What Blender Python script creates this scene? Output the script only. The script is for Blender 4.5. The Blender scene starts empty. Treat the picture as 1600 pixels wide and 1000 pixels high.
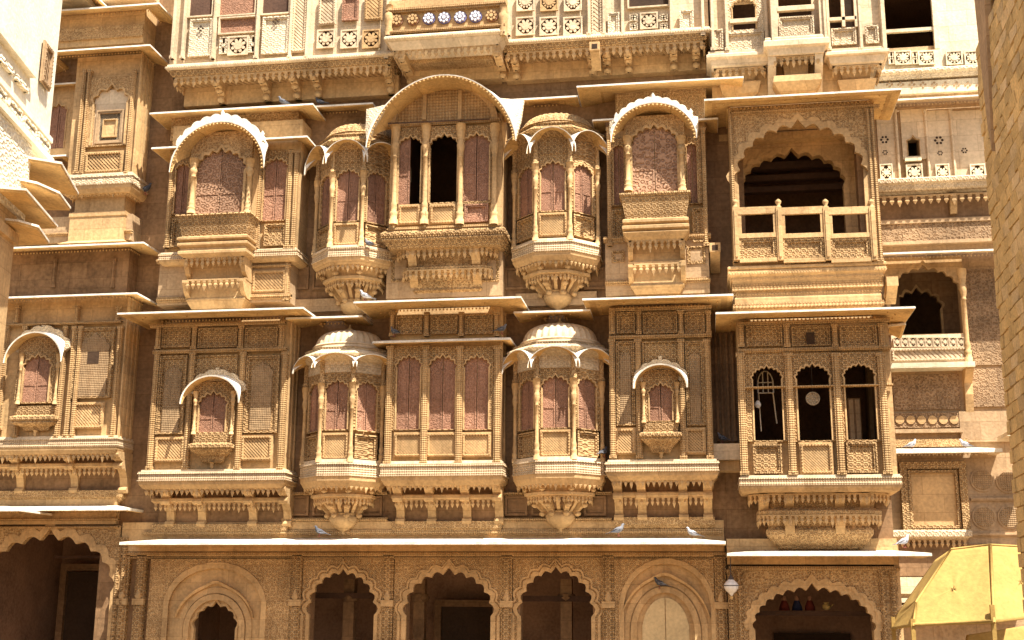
import bpy, math, random
from math import sin, cos, pi, radians, sqrt
random.seed(7)
sc = bpy.context.scene

# ------------------------------------------------------------------ camera
CAMD, H = 25.0, 3.0
FPX = 1900.0
YAW, PITCH, ROLL = radians(-9.0), radians(13.0), radians(0.35)
Fv = (sin(YAW)*cos(PITCH), cos(YAW)*cos(PITCH), sin(PITCH))
R0 = (cos(YAW), -sin(YAW), 0.0)
U0 = (R0[1]*Fv[2]-R0[2]*Fv[1], R0[2]*Fv[0]-R0[0]*Fv[2], R0[0]*Fv[1]-R0[1]*Fv[0])
Rv = tuple(R0[i]*cos(ROLL)+U0[i]*sin(ROLL) for i in range(3))
Uv = tuple(-R0[i]*sin(ROLL)+U0[i]*cos(ROLL) for i in range(3))
from mathutils import Matrix, Vector
cam_d = bpy.data.cameras.new('camera')
cam = bpy.data.objects.new('camera', cam_d)
sc.collection.objects.link(cam)
cam.matrix_world = Matrix(((Rv[0], Uv[0], -Fv[0], 0), (Rv[1], Uv[1], -Fv[1], -CAMD), (Rv[2], Uv[2], -Fv[2], H), (0, 0, 0, 1)))
cam_d.sensor_width = 36.0
cam_d.lens = FPX/1600*36.0
cam_d.clip_start = 0.1
cam_d.clip_end = 2000
sc.camera = cam

# ------------------------------------------------------------------ light
SUN = Vector((1.30, -1.2, 3.35)).normalized()          # direction to the sun
el = math.asin(SUN.z)
w = bpy.data.worlds.new("World"); sc.world = w; w.use_nodes = True
nt = w.node_tree; bg = nt.nodes['Background']
sky = nt.nodes.new('ShaderNodeTexSky'); sky.sky_type = 'NISHITA'; sky.sun_disc = False
sky.sun_elevation = el
sky.sun_rotation = math.atan2(SUN.x, SUN.y)
sky.dust_density = 3.0
nt.links.new(sky.outputs[0], bg.inputs[0]); bg.inputs[1].default_value = 0.078
sl = bpy.data.lights.new('sun', 'SUN'); so = bpy.data.objects.new('sun', sl); sc.collection.objects.link(so)
sl.energy = 5.0; sl.angle = radians(0.5); sl.color = (1.0, 0.95, 0.87)
so.rotation_euler = SUN.to_track_quat('Z', 'Y').to_euler()
so.location = (10, -20, 30)
sc.view_settings.view_transform = 'Standard'; sc.view_settings.look = 'None'
sc.view_settings.gamma = 1.0; sc.view_settings.use_curve_mapping = False
sc.view_settings.exposure = 1.5
sc.cycles.max_bounces = 8; sc.cycles.diffuse_bounces = 6; sc.cycles.use_denoising = True

# ------------------------------------------------------------------ materials
def mat(name, col, var=0.25, rough=0.85, nscale=1.2, bump=0.3, carve=None, carve_amt=0.6, cscale=9.0, tint=None, crev=0.35, blocks=None, per_obj=0.0):
    if blocks is None: blocks = 0.75 if name.startswith('sandstone') else 0.0
    if name.startswith('shutter') or 'block' in name: per_obj = 0.18
    """Stone-like material: colour that wanders, fine grain, and optionally a shallow carved relief."""
    m = bpy.data.materials.new(name); m.use_nodes = True
    n = m.node_tree.nodes; L = m.node_tree.links
    b = n['Principled BSDF']; b.inputs['Roughness'].default_value = rough
    b.inputs['Specular IOR Level'].default_value = 0.15
    geo = n.new('ShaderNodeNewGeometry')
    def noise(s, det=4, dist=0.0):
        x = n.new('ShaderNodeTexNoise'); x.inputs['Scale'].default_value = s; x.inputs['Detail'].default_value = det
        x.inputs['Distortion'].default_value = dist
        L.new(geo.outputs['Position'], x.inputs['Vector']); return x
    n1 = noise(nscale, 6, 0.4); n2 = noise(nscale*14, 3)
    ramp = n.new('ShaderNodeValToRGB')
    t = tint or tuple(c*0.72 for c in col)
    ramp.color_ramp.elements[0].position = 0.32; ramp.color_ramp.elements[1].position = 0.68
    ramp.color_ramp.elements[0].color = (*[c*(1-var)+(tt-c)*0.5*0 for c, tt in zip(t, t)], 1)
    ramp.color_ramp.elements[1].color = (*[min(1, c*(1+var*0.5)) for c in col], 1)
    mixf = n.new('ShaderNodeMath'); mixf.operation = 'MULTIPLY_ADD'
    L.new(n2.outputs['Fac'], mixf.inputs[0]); mixf.inputs[1].default_value = 0.45
    ad = n.new('ShaderNodeMath'); ad.operation = 'MULTIPLY'; L.new(n1.outputs['Fac'], ad.inputs[0]); ad.inputs[1].default_value = 0.6
    L.new(ad.outputs[0], mixf.inputs[2]); L.new(mixf.outputs[0], ramp.inputs[0])
    colout = ramp.outputs[0]
    h = n2.outputs['Fac']; hs = bump
    bp = n.new('ShaderNodeBump'); bp.inputs['Strength'].default_value = bump; bp.inputs['Distance'].default_value = 0.02
    L.new(h, bp.inputs['Height'])
    norm = bp.outputs[0]
    if carve:
        if carve == 'floral':
            v = n.new('ShaderNodeTexVoronoi'); v.feature = 'SMOOTH_F1'; v.inputs['Scale'].default_value = cscale
            v.inputs['Smoothness'].default_value = 0.35; v.inputs['Randomness'].default_value = 0.55
            sc_ = n.new('ShaderNodeVectorMath'); sc_.operation = 'MULTIPLY'; sc_.inputs[1].default_value = (1, 0.6, 1)
            L.new(geo.outputs['Position'], sc_.inputs[0]); L.new(sc_.outputs[0], v.inputs['Vector'])
            mm = n.new('ShaderNodeMath'); mm.operation = 'MULTIPLY'; mm.inputs[1].default_value = 14.0
            L.new(v.outputs['Distance'], mm.inputs[0])
            sn = n.new('ShaderNodeMath'); sn.operation = 'SINE'; L.new(mm.outputs[0], sn.inputs[0])
            ch = sn.outputs[0]
        elif carve == 'diaper':      # small repeating drilled diamonds
            sep = n.new('ShaderNodeSeparateXYZ'); L.new(geo.outputs['Position'], sep.inputs[0])
            def wave(op, k):
                a_ = n.new('ShaderNodeMath'); a_.operation = op; L.new(sep.outputs[0], a_.inputs[0]); L.new(sep.outputs[2], a_.inputs[1])
                b_ = n.new('ShaderNodeMath'); b_.operation = 'MULTIPLY'; b_.inputs[1].default_value = k; L.new(a_.outputs[0], b_.inputs[0])
                c_ = n.new('ShaderNodeMath'); c_.operation = 'SINE'; L.new(b_.outputs[0], c_.inputs[0]); return c_
            a1 = wave('ADD', cscale*5); a2 = wave('SUBTRACT', cscale*5)
            pr = n.new('ShaderNodeMath'); pr.operation = 'MULTIPLY'; L.new(a1.outputs[0], pr.inputs[0]); L.new(a2.outputs[0], pr.inputs[1])
            ch = pr.outputs[0]
        elif carve == 'rosette':     # rows of small cut flowers
            def mth(op, a_, b_=None, c_=None):
                q = n.new('ShaderNodeMath'); q.operation = op
                for i_, v_ in enumerate((a_, b_, c_)):
                    if v_ is None: continue
                    if isinstance(v_, (int, float)): q.inputs[i_].default_value = v_
                    else: L.new(v_, q.inputs[i_])
                return q.outputs[0]
            sep = n.new('ShaderNodeSeparateXYZ'); L.new(geo.outputs['Position'], sep.inputs[0])
            wob = noise(3.0, 2)
            u = mth('MULTIPLY', mth('MULTIPLY_ADD', sep.outputs[1], -0.45, sep.outputs[0]), cscale); v = mth('MULTIPLY', sep.outputs[2], cscale)
            u = mth('ADD', u, mth('MULTIPLY', wob.outputs['Fac'], 0.35)); v = mth('ADD', v, mth('MULTIPLY', wob.outputs['Fac'], -0.35))
            fu = mth('SUBTRACT', mth('FRACT', u), 0.5); fv = mth('SUBTRACT', mth('FRACT', v), 0.5)
            r_ = mth('SQRT', mth('ADD', mth('MULTIPLY', fu, fu), mth('MULTIPLY', fv, fv)))
            th_ = mth('ARCTAN2', fv, fu)
            ch = mth('ADD', mth('MULTIPLY', mth('COSINE', mth('MULTIPLY', r_, 17.0)), 0.65), mth('MULTIPLY', mth('COSINE', mth('MULTIPLY', th_, 6.0)), 0.35))
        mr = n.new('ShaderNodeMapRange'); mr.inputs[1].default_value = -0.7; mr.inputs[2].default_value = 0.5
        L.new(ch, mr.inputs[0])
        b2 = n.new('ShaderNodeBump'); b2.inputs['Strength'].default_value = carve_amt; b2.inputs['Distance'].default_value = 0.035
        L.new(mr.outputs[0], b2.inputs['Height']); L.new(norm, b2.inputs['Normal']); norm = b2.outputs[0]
        # cut parts multiplied towards a darker brown
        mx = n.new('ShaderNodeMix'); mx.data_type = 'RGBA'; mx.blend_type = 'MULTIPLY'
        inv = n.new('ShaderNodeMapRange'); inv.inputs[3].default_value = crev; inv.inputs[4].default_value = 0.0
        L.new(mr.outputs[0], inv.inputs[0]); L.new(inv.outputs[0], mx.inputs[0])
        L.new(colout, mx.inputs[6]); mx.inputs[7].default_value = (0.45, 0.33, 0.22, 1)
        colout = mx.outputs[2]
    if blocks:
        # stone by stone tint, faint joints and rain streaks
        sp = n.new('ShaderNodeSeparateXYZ'); L.new(geo.outputs['Position'], sp.inputs[0])
        ux = n.new('ShaderNodeMath'); ux.operation = 'MULTIPLY_ADD'; L.new(sp.outputs[1], ux.inputs[0]); ux.inputs[1].default_value = -0.6; L.new(sp.outputs[0], ux.inputs[2])
        cb_ = n.new('ShaderNodeCombineXYZ'); L.new(ux.outputs[0], cb_.inputs[0]); L.new(sp.outputs[2], cb_.inputs[1])
        br = n.new('ShaderNodeTexBrick'); br.inputs['Scale'].default_value = 1.0; br.inputs['Brick Width'].default_value = 0.83; br.inputs['Row Height'].default_value = 0.37
        br.inputs['Mortar Size'].default_value = 0.006; br.inputs['Mortar Smooth'].default_value = 0.3; br.inputs['Bias'].default_value = 0.1
        br.inputs['Color1'].default_value = (0.80, 0.78, 0.76, 1); br.inputs['Color2'].default_value = (1.10, 1.09, 1.06, 1); br.inputs['Mortar'].default_value = (0.66, 0.60, 0.54, 1)
        L.new(cb_.outputs[0], br.inputs['Vector'])
        m1 = n.new('ShaderNodeMix'); m1.data_type = 'RGBA'; m1.blend_type = 'MULTIPLY'; m1.inputs[0].default_value = blocks
        L.new(colout, m1.inputs[6]); L.new(br.outputs['Color'], m1.inputs[7])
        vs_ = n.new('ShaderNodeVectorMath'); vs_.operation = 'MULTIPLY'; vs_.inputs[1].default_value = (5.0, 5.0, 0.55); L.new(geo.outputs['Position'], vs_.inputs[0])
        sn_ = n.new('ShaderNodeTexNoise'); sn_.inputs['Scale'].default_value = 1.0; sn_.inputs['Detail'].default_value = 5; sn_.inputs['Roughness'].default_value = 0.65; L.new(vs_.outputs[0], sn_.inputs['Vector'])
        sr = n.new('ShaderNodeMapRange'); sr.inputs[1].default_value = 0.50; sr.inputs[2].default_value = 0.72; sr.inputs[3].default_value = 0.0; sr.inputs[4].default_value = 0.55; L.new(sn_.outputs['Fac'], sr.inputs[0])
        m2 = n.new('ShaderNodeMix'); m2.data_type = 'RGBA'; m2.blend_type = 'MULTIPLY'; L.new(sr.outputs[0], m2.inputs[0]); L.new(m1.outputs[2], m2.inputs[6]); m2.inputs[7].default_value = (0.62, 0.55, 0.48, 1)
        colout = m2.outputs[2]
    if per_obj:
        oi = n.new('ShaderNodeObjectInfo'); rr_ = n.new('ShaderNodeMapRange'); rr_.inputs[3].default_value = 1-per_obj; rr_.inputs[4].default_value = 1+per_obj; L.new(oi.outputs['Random'], rr_.inputs[0])
        vm = n.new('ShaderNodeVectorMath'); vm.operation = 'SCALE'; L.new(colout, vm.inputs[0]); L.new(rr_.outputs[0], vm.inputs['Scale']); colout = vm.outputs[0]
    L.new(colout, b.inputs['Base Color']); L.new(norm, b.inputs['Normal'])
    return m
SAND = (0.56, 0.365, 0.172)
M = {}
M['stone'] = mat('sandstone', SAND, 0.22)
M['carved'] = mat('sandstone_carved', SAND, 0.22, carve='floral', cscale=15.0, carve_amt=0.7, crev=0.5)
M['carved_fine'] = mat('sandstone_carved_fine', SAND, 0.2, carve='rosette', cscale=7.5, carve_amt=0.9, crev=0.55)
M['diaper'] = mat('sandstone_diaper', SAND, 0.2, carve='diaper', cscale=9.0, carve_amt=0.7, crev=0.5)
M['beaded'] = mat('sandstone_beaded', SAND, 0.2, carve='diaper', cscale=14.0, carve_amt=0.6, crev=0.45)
M['worn'] = mat('sandstone_worn', (0.27, 0.16, 0.08), 0.35, nscale=0.9)  # shade of the recessed walls put into a darker copy of the stone
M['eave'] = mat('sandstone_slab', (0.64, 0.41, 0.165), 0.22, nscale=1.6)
M['pale_diaper'] = mat('sandstone_pale_diaper', (0.68, 0.52, 0.33), 0.12, carve='diaper', cscale=13.0, carve_amt=0.7, crev=0.5)  # lit floor bands: sunlight put into a paler copy of the stone
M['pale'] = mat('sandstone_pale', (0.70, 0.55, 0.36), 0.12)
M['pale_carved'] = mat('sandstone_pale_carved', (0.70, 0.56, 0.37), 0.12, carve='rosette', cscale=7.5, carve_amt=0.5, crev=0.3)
M['bleached'] = mat('sandstone_bleached', (0.78, 0.66, 0.46), 0.1, carve='rosette', cscale=6.5, carve_amt=0.4, crev=0.25)  # sun glare on top gallery and canopy horns put into the colour
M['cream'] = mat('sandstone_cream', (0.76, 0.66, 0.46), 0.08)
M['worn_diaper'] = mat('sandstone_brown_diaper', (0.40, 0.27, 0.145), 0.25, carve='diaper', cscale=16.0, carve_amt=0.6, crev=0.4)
M['brown_carved'] = mat('sandstone_brown_carved', (0.36, 0.235, 0.13), 0.25, carve='floral', cscale=14.0, carve_amt=0.7, crev=0.5)  # rear facings: their shade is put into this browner stone
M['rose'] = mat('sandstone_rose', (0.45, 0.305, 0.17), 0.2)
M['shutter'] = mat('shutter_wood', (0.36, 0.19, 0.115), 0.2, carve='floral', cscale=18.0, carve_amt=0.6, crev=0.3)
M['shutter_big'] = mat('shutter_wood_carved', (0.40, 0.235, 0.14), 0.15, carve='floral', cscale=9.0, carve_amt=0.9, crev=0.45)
M['hole'] = mat('dark_void', (0.06, 0.035, 0.02), 0.2)  # darkness inside openings and piercings put into the colour
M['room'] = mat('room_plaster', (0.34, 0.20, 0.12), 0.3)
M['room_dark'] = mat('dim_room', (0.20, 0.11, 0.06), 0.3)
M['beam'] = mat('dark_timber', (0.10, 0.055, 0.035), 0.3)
M['dust'] = mat('court_paving', (0.28, 0.20, 0.12), 0.15)
M['edge'] = mat('sunbleached_edge', (0.78, 0.70, 0.56), 0.28, nscale=5.0)  # sunlight on slab, canopy and crest tops put into the colour; mottling is dirt

# ------------------------------------------------------------------ mesh collector
class Frame:
    """u runs along a face, w points out of it, z is up."""
    def __init__(s, ox=0, oy=0, ang=0):
        s.ox, s.oy, s.a = ox, oy, ang; s.c, s.s = cos(ang), sin(ang)
    def __call__(s, u, w, z):
        return (s.ox+u*s.c+w*s.s, s.oy+u*s.s-w*s.c, z)
F0 = Frame()

class MB:
    def __init__(s): s.v = []; s.f = []; s.smooth = []
    def add(s, vs, fs, smooth=False):
        o = len(s.v); s.v += vs
        for f in fs: s.f.append(tuple(i+o for i in f)); s.smooth.append(smooth)
    def box(s, F, u0, u1, w0, w1, z0, z1):
        vs = [F(u, w_, z) for z in (z0, z1) for w_ in (w0, w1) for u in (u0, u1)]
        s.add(vs, [(0, 1, 3, 2), (4, 6, 7, 5), (0, 4, 5, 1), (1, 5, 7, 3), (3, 7, 6, 2), (2, 6, 4, 0)])
    def prism(s, F, pts, w0, w1, smooth=False):
        """pts: (u,z) outline, extruded from w0 to w1"""
        n = len(pts)
        vs = [F(u, w0, z) for u, z in pts]+[F(u, w1, z) for u, z in pts]
        fs = [tuple(range(n)), tuple(range(2*n-1, n-1, -1))]+[(i, (i+1) % n+0, (i+1) % n+n, i+n) for i in range(n)]
        s.add(vs, fs)
    def prof(s, F, pts, u0, u1):
        """pts: (w,z) outline, extruded along u"""
        n = len(pts)
        vs = [F(u0, w_, z) for w_, z in pts]+[F(u1, w_, z) for w_, z in pts]
        s.add(vs, [tuple(range(n)), tuple(range(2*n-1, n-1, -1))]+[(i, (i+1) % n, (i+1) % n+n, i+n) for i in range(n)])
    def strip(s, rings, closed=False, smooth=False, caps=False):
        n = len(rings[0]); vs = [p for r in rings for p in r]; fs = []
        for k in range(len(rings)-1):
            for i in range(n if closed else n-1):
                j = (i+1) % n
                fs.append((k*n+i, k*n+j, (k+1)*n+j, (k+1)*n+i))
        if caps:
            fs.append(tuple(range(n))); m_ = (len(rings)-1)*n; fs.append(tuple(range(m_+n-1, m_-1, -1)))
        s.add(vs, fs, smooth)
    def lathe(s, c, prof, n=10, a0=0.0, smooth=True):
        rings = [[(c[0]+r*cos(a0+2*pi*i/n), c[1]+r*sin(a0+2*pi*i/n), c[2]+z) for i in range(n)] for r, z in prof]
        s.strip(rings, True, smooth, True)
    def tube(s, p, q, r, n=6):
        p, q = Vector(p), Vector(q); d = (q-p).normalized(); a = d.orthogonal().normalized(); b = d.cross(a)
        s.strip([[tuple(c+a*(r*cos(2*pi*i/n))+b*(r*sin(2*pi*i/n))) for i in range(n)] for c in (p, q)], True, True, True)
    def octa(s, c, rx, ry, rz):
        x, y, z = c
        s.add([(x+rx, y, z), (x, y+ry, z), (x-rx, y, z), (x, y-ry, z), (x, y, z+rz), (x, y, z-rz)],
              [(0, 1, 4), (1, 2, 4), (2, 3, 4), (3, 0, 4), (1, 0, 5), (2, 1, 5), (3, 2, 5), (0, 3, 5)])

def offset_foot(foot, o):
    n = len(foot); out = []
    def nrm(a, b):
        dx, dy = b[0]-a[0], b[1]-a[1]; l = math.hypot(dx, dy); return (dy/l, -dx/l)
    for i in range(n):
        if i == 0: m_ = nrm(foot[0], foot[1]); out.append((foot[0][0]+m_[0]*o, foot[0][1]+m_[1]*o)); continue
        if i == n-1: m_ = nrm(foot[-2], foot[-1]); out.append((foot[-1][0]+m_[0]*o, foot[-1][1]+m_[1]*o)); continue
        a, b = nrm(foot[i-1], foot[i]), nrm(foot[i], foot[i+1])
        k = 1+a[0]*b[0]+a[1]*b[1]
        out.append((foot[i][0]+(a[0]+b[0])*o/k, foot[i][1]+(a[1]+b[1])*o/k))
    return out
# feet run from the wall on the left (in the picture's sense) round the front to the wall on the right: outward is to the RIGHT of travel reversed
def rfoot(x0, x1, d, back=0.0):
    return [(x0, back), (x0, -d), (x1, -d), (x1, back)]
def nfix(foot, o):      # outward for our travel order (down, right, up) is the negated normal
    return offset_foot(foot, o)
# check orientation: travel (x0,0)->(x0,-d): dx=0, dy=-d -> (dy,-dx)=(-1,0) = outward (left).  good

def sweep(mb, foot, prof, caps=True, smooth=False):
    """loft of rings: prof = [(offset, z)], closed over by the foot outline"""
    rings = []
    for o, z in prof:
        rings.append([(x, y, z) for x, y in offset_foot(foot, o)])
    mb.strip(rings, False, smooth, False)
    if caps:
        n = len(foot)
        for r in (rings[0], rings[-1]): mb.add(list(r), [tuple(range(n))])

def link(name, mb, m, parent=None, label=None, kind=None, cache=None, at=None):
    me = bpy.data.meshes.new(name)
    vs = mb.v
    if not vs: return None
    if at is None:
        xs = [v[0] for v in vs]; ys = [v[1] for v in vs]; zs = [v[2] for v in vs]
        at = ((min(xs)+max(xs))/2, (min(ys)+max(ys))/2, min(zs))
    me.from_pydata([(x-at[0], y-at[1], z-at[2]) for x, y, z in vs], [], mb.f)
    me.polygons.foreach_set('use_smooth', mb.smooth)
    me.materials.append(M[m] if isinstance(m, str) else m)
    me.update()
    o = bpy.data.objects.new(name, me); sc.collection.objects.link(o)
    place(o, at, parent, label, kind)
    return o
WLOC = {}
def place(o, at, parent=None, label=None, kind=None):
    WLOC[o.name] = Vector(at)
    if parent is not None:
        o.parent = parent; o.location = Vector(at)-WLOC[parent.name]
    else: o.location = at
    if label: o['label'] = label
    if kind: o['kind'] = kind
def empty(name, at, parent=None, label=None, cat=None, group=None, kind=None):
    o = bpy.data.objects.new(name, None); sc.collection.objects.link(o); o.empty_display_size = 0.2
    place(o, at, parent, label, kind)
    if cat: o['category'] = cat
    if group: o['group'] = group
    return o
def inst(name, me, at, parent):
    o = bpy.data.objects.new(name, me); sc.collection.objects.link(o); place(o, at, parent); return o

# ------------------------------------------------------------------ from the photograph's pixels to a plane of the place
def PT(px, py, d):
    a, b = (px-800)/FPX, (500-py)/FPX
    r = [Fv[i]+Rv[i]*a+Uv[i]*b for i in range(3)]
    t = (CAMD-d)/r[1]
    return r[0]*t, H+r[2]*t
def X(px, py, d): return PT(px, py, d)[0]
def Z(px, py, d): return PT(px, py, d)[1]
def RC(l, t, r, b, d):
    my, mx = (t+b)/2, (l+r)/2
    return X(l, my, d), X(r, my, d), Z(mx, b, d), Z(mx, t, d)

# ------------------------------------------------------------------ carved pieces
def cusp(u0, u1, zs, zt, n=9, k=0.42, seg=4, point=True):
    """scalloped arch from (u0,zs) over zt to (u1,zs)"""
    c, a, b = (u0+u1)/2, (u1-u0)/2, zt-zs
    base = []
    for i in range(n+1):
        t = pi*(1-i/n); base.append((c+a*cos(t), zs+b*0.93*sin(t)**0.9 if sin(t) > 0 else zs))
    out = [base[0]]
    for i in range(n):
        p, q = base[i], base[i+1]; mx, mz = (p[0]+q[0])/2, (p[1]+q[1])/2
        dx, dz = q[0]-p[0], q[1]-p[1]; L = math.hypot(dx, dz); nx, nz = -dz/L, dx/L
        mid = (i == n//2 and n % 2 == 1)
        for j in range(1, seg+1):
            s_ = j/seg
            if mid and point:
                hgt = (1-abs(2*s_-1))**1.5*L*0.45+k*L*sin(pi*s_)*0.55
            else: hgt = k*L*sin(pi*s_)
            out.append((p[0]+dx*s_+nx*hgt, p[1]+dz*s_+nz*hgt))
    out[-1] = base[-1]
    return out
def scale_pts(pts, c, z0, sx, sz): return [(c+(u-c)*sx, z0+(z-z0)*sz) for u, z in pts]

def arch_panel(par, F, r, o, w0, w1, zs=None, n=9, m='carved', name='arch_panel', rim=True, k=0.42):
    """a slab r=(u0,u1,z0,z1) with a cusped opening o=(u0,u1,z0,z1) cut out of it"""
    mb = MB(); u0, u1, z0, z1 = r; a0, a1, b0, b1 = o
    if zs is None: zs = b1-(a1-a0)*0.42
    arc = cusp(a0, a1, zs, b1, n, k)
    b0 = max(b0, z0)
    if b0 > z0+0.005: mb.box(F, u0, u1, w0, w1, z0, b0)
    cx = (a0+a1)/2
    mid = len(arc)//2
    L = [(u0, b0), (a0, b0)]+arc[:mid+1]+[(arc[mid][0], z1), (u0, z1)]
    Rr = [(a1, b0), (u1, b0), (u1, z1), (arc[mid][0], z1)]+arc[mid:]
    # strips instead of ngons: column quads from the arc to the top
    def cols(pts):
        vs = []; fs = []
        for i in range(len(pts)-1):
            (ua, za), (ub, zb) = pts[i], pts[i+1]
            if abs(ub-ua) < 1e-6: continue
        return
    mb.prism(F, L, w0, w1); mb.prism(F, Rr, w0, w1)
    ob = link(name, mb, m, par)
    if rim:
        mr = MB(); h = (a1-a0)*0.055
        inner = [(a0, b0)]+arc+[(a1, b0)]
        outer = [(a0-h, b0)]+[(cx+(u-cx)*(1+2*h/(a1-a0)), zs+(z-zs)*(1+h*1.2/max(0.05, b1-zs))) for u, z in arc]+[(a1+h, b0)]
        n_ = len(inner)
        vs = [F(u, w1-0.002, z) for u, z in inner]+[F(u, w1+0.018, z) for u, z in inner]+[F(u, w1+0.018, z) for u, z in outer]+[F(u, w1-0.002, z) for u, z in outer]
        fs = []
        for i in range(n_-1):
            for a, b in ((0, 1), (1, 2), (2, 3)):
                fs.append((a*n_+i, a*n_+i+1, b*n_+i+1, b*n_+i))
        mr.add(vs, fs)
        link('arch_rim', mr, 'stone', par)
    return arc, zs

def leaves(par, F, o, w, zs=None, m='shutter', n=9, k=0.42, leaves_=(1, 1)):
    """two shutter leaves filling an arched opening"""
    a0, a1, b0, b1 = o
    if zs is None: zs = b1-(a1-a0)*0.42
    g = 0.008
    a0e, a1e = a0-0.02, a1+0.02; b1e = b1+0.03
    def top(u):
        t = (u-(a0e+a1e)/2)/((a1e-a0e)/2); t = max(-1, min(1, t)); return zs+(b1e-zs)*sqrt(max(0, 1-t*t))
    c = (a0+a1)/2
    for side, on in ((0, leaves_[0]), (1, leaves_[1])):
        if not on: continue
        p, q = (a0e, c-g) if side == 0 else (c+g, a1e)
        us = [p+(q-p)*i/6 for i in range(7)]
        mb = MB()
        mb.prism(F, [(p, b0-0.02)]+[(u, top(u)) for u in us]+[(q, b0-0.02)], w-0.04, w)
        # stiles and rails proud of the leaf
        sw = min(0.03, (q-p)*0.15)
        mb.box(F, p+0.001, p+sw, w, w+0.015, b0, zs); mb.box(F, q-sw, q-0.001, w, w+0.015, b0, zs+(b1-zs)*0.55)
        mb.box(F, p+sw, q-sw, w, w+0.012, b0, b0+sw)
        mb.box(F, p+sw, q-sw, w, w+0.012, (b0+zs)/2, (b0+zs)/2+sw*0.7)
        link('shutter_leaf', mb, m, par)

def frame_bars(mb, F, r, w, t=0.035, proud=0.03):
    u0, u1, z0, z1 = r
    mb.box(F, u0, u1, w, w+proud, z0, z0+t); mb.box(F, u0, u1, w, w+proud, z1-t, z1)
    mb.box(F, u0, u0+t, w, w+proud, z0+t, z1-t); mb.box(F, u1-t, u1, w, w+proud, z0+t, z1-t)

def frame_beads(mb, F, r, w, pitch=0.06, s=0.014):
    u0, u1, z0, z1 = r
    def one(u, z):
        c = F(u, w, z); mb.octa(c, s, s, s)
    for k in range(int((u1-u0)/pitch)):
        u = u0+pitch*(k+0.5); one(u, z0+0.015); one(u, z1-0.015)
    for k in range(int((z1-z0)/pitch)):
        z = z0+pitch*(k+0.5); one(u0+0.015, z); one(u1-0.015, z)
def clip_line(x, z, dx, dz, r):
    t0, t1 = -1e9, 1e9
    for p, d, lo, hi in ((x, dx, r[0], r[1]), (z, dz, r[2], r[3])):
        a, b = (lo-p)/d, (hi-p)/d
        if a > b: a, b = b, a
        t0, t1 = max(t0, a), min(t1, b)
    return (t0, t1) if t1-t0 > 0.03 else None
def jali(par, F, r, w, pitch=0.085, bar=0.03, m='stone', frame=True, back='hole', name='lattice_panel', t=0.04):
    """pierced diamond lattice in a moulded frame"""
    u0, u1, z0, z1 = r
    mb = MB()
    if frame:
        frame_bars(mb, F, r, w-0.02, t, 0.05); frame_bars(mb, F, (u0-0.025, u1+0.025, z0-0.025, z1+0.025), w-0.02, 0.025, 0.03)
        i = (u0+t, u1-t, z0+t, z1-t)
        frame_beads(mb, F, r, w+0.035)
    else: i = r
    cx, cz = (u0+u1)/2, (z0+z1)/2; n = int((u1-u0+z1-z0)/pitch)+2
    for sgn, ww in ((1, w-0.02), (-1, w-0.005)):
        for k in range(-n, n+1):
            c = clip_line(cx+k*pitch*1.0, cz, sgn*0.7071, 0.7071, i)
            if not c: continue
            p = (cx+k*pitch+sgn*0.7071*c[0], cz+0.7071*c[0]); q = (cx+k*pitch+sgn*0.7071*c[1], cz+0.7071*c[1])
            hx, hz = bar/2*0.7071, bar/2*0.7071*-sgn
            mb.prism(F, [(p[0]-hx, p[1]-hz), (q[0]-hx, q[1]-hz), (q[0]+hx, q[1]+hz), (p[0]+hx, p[1]+hz)], ww-0.02, ww)
    ob = link(name, mb, m, par)
    if back:
        b = MB(); b.box(F, u0+0.004, u1-0.004, w-0.045, w-0.04, z0+0.004, z1-0.004); link('panel_backing', b, back, par)
    return ob
def carved_panel(par, F, r, w, m='carved_fine', t=0.035, name='carved_panel', steps=2, fm=None):
    mb = MB(); u0, u1, z0, z1 = r
    k = 0
    for i in range(steps):
        frame_bars(mb, F, (u0+k, u1-k, z0+k, z1-k), w-0.03, t, 0.03+0.018*(steps-i)); k += t*1.15
    frame_beads(mb, F, r, w+0.008)
    mb.box(F, u0+k-0.002, u1-k+0.002, w-0.05, w-0.02, z0+k-0.002, z1-k+0.002)
    return link(name, mb, m, par)
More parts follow.
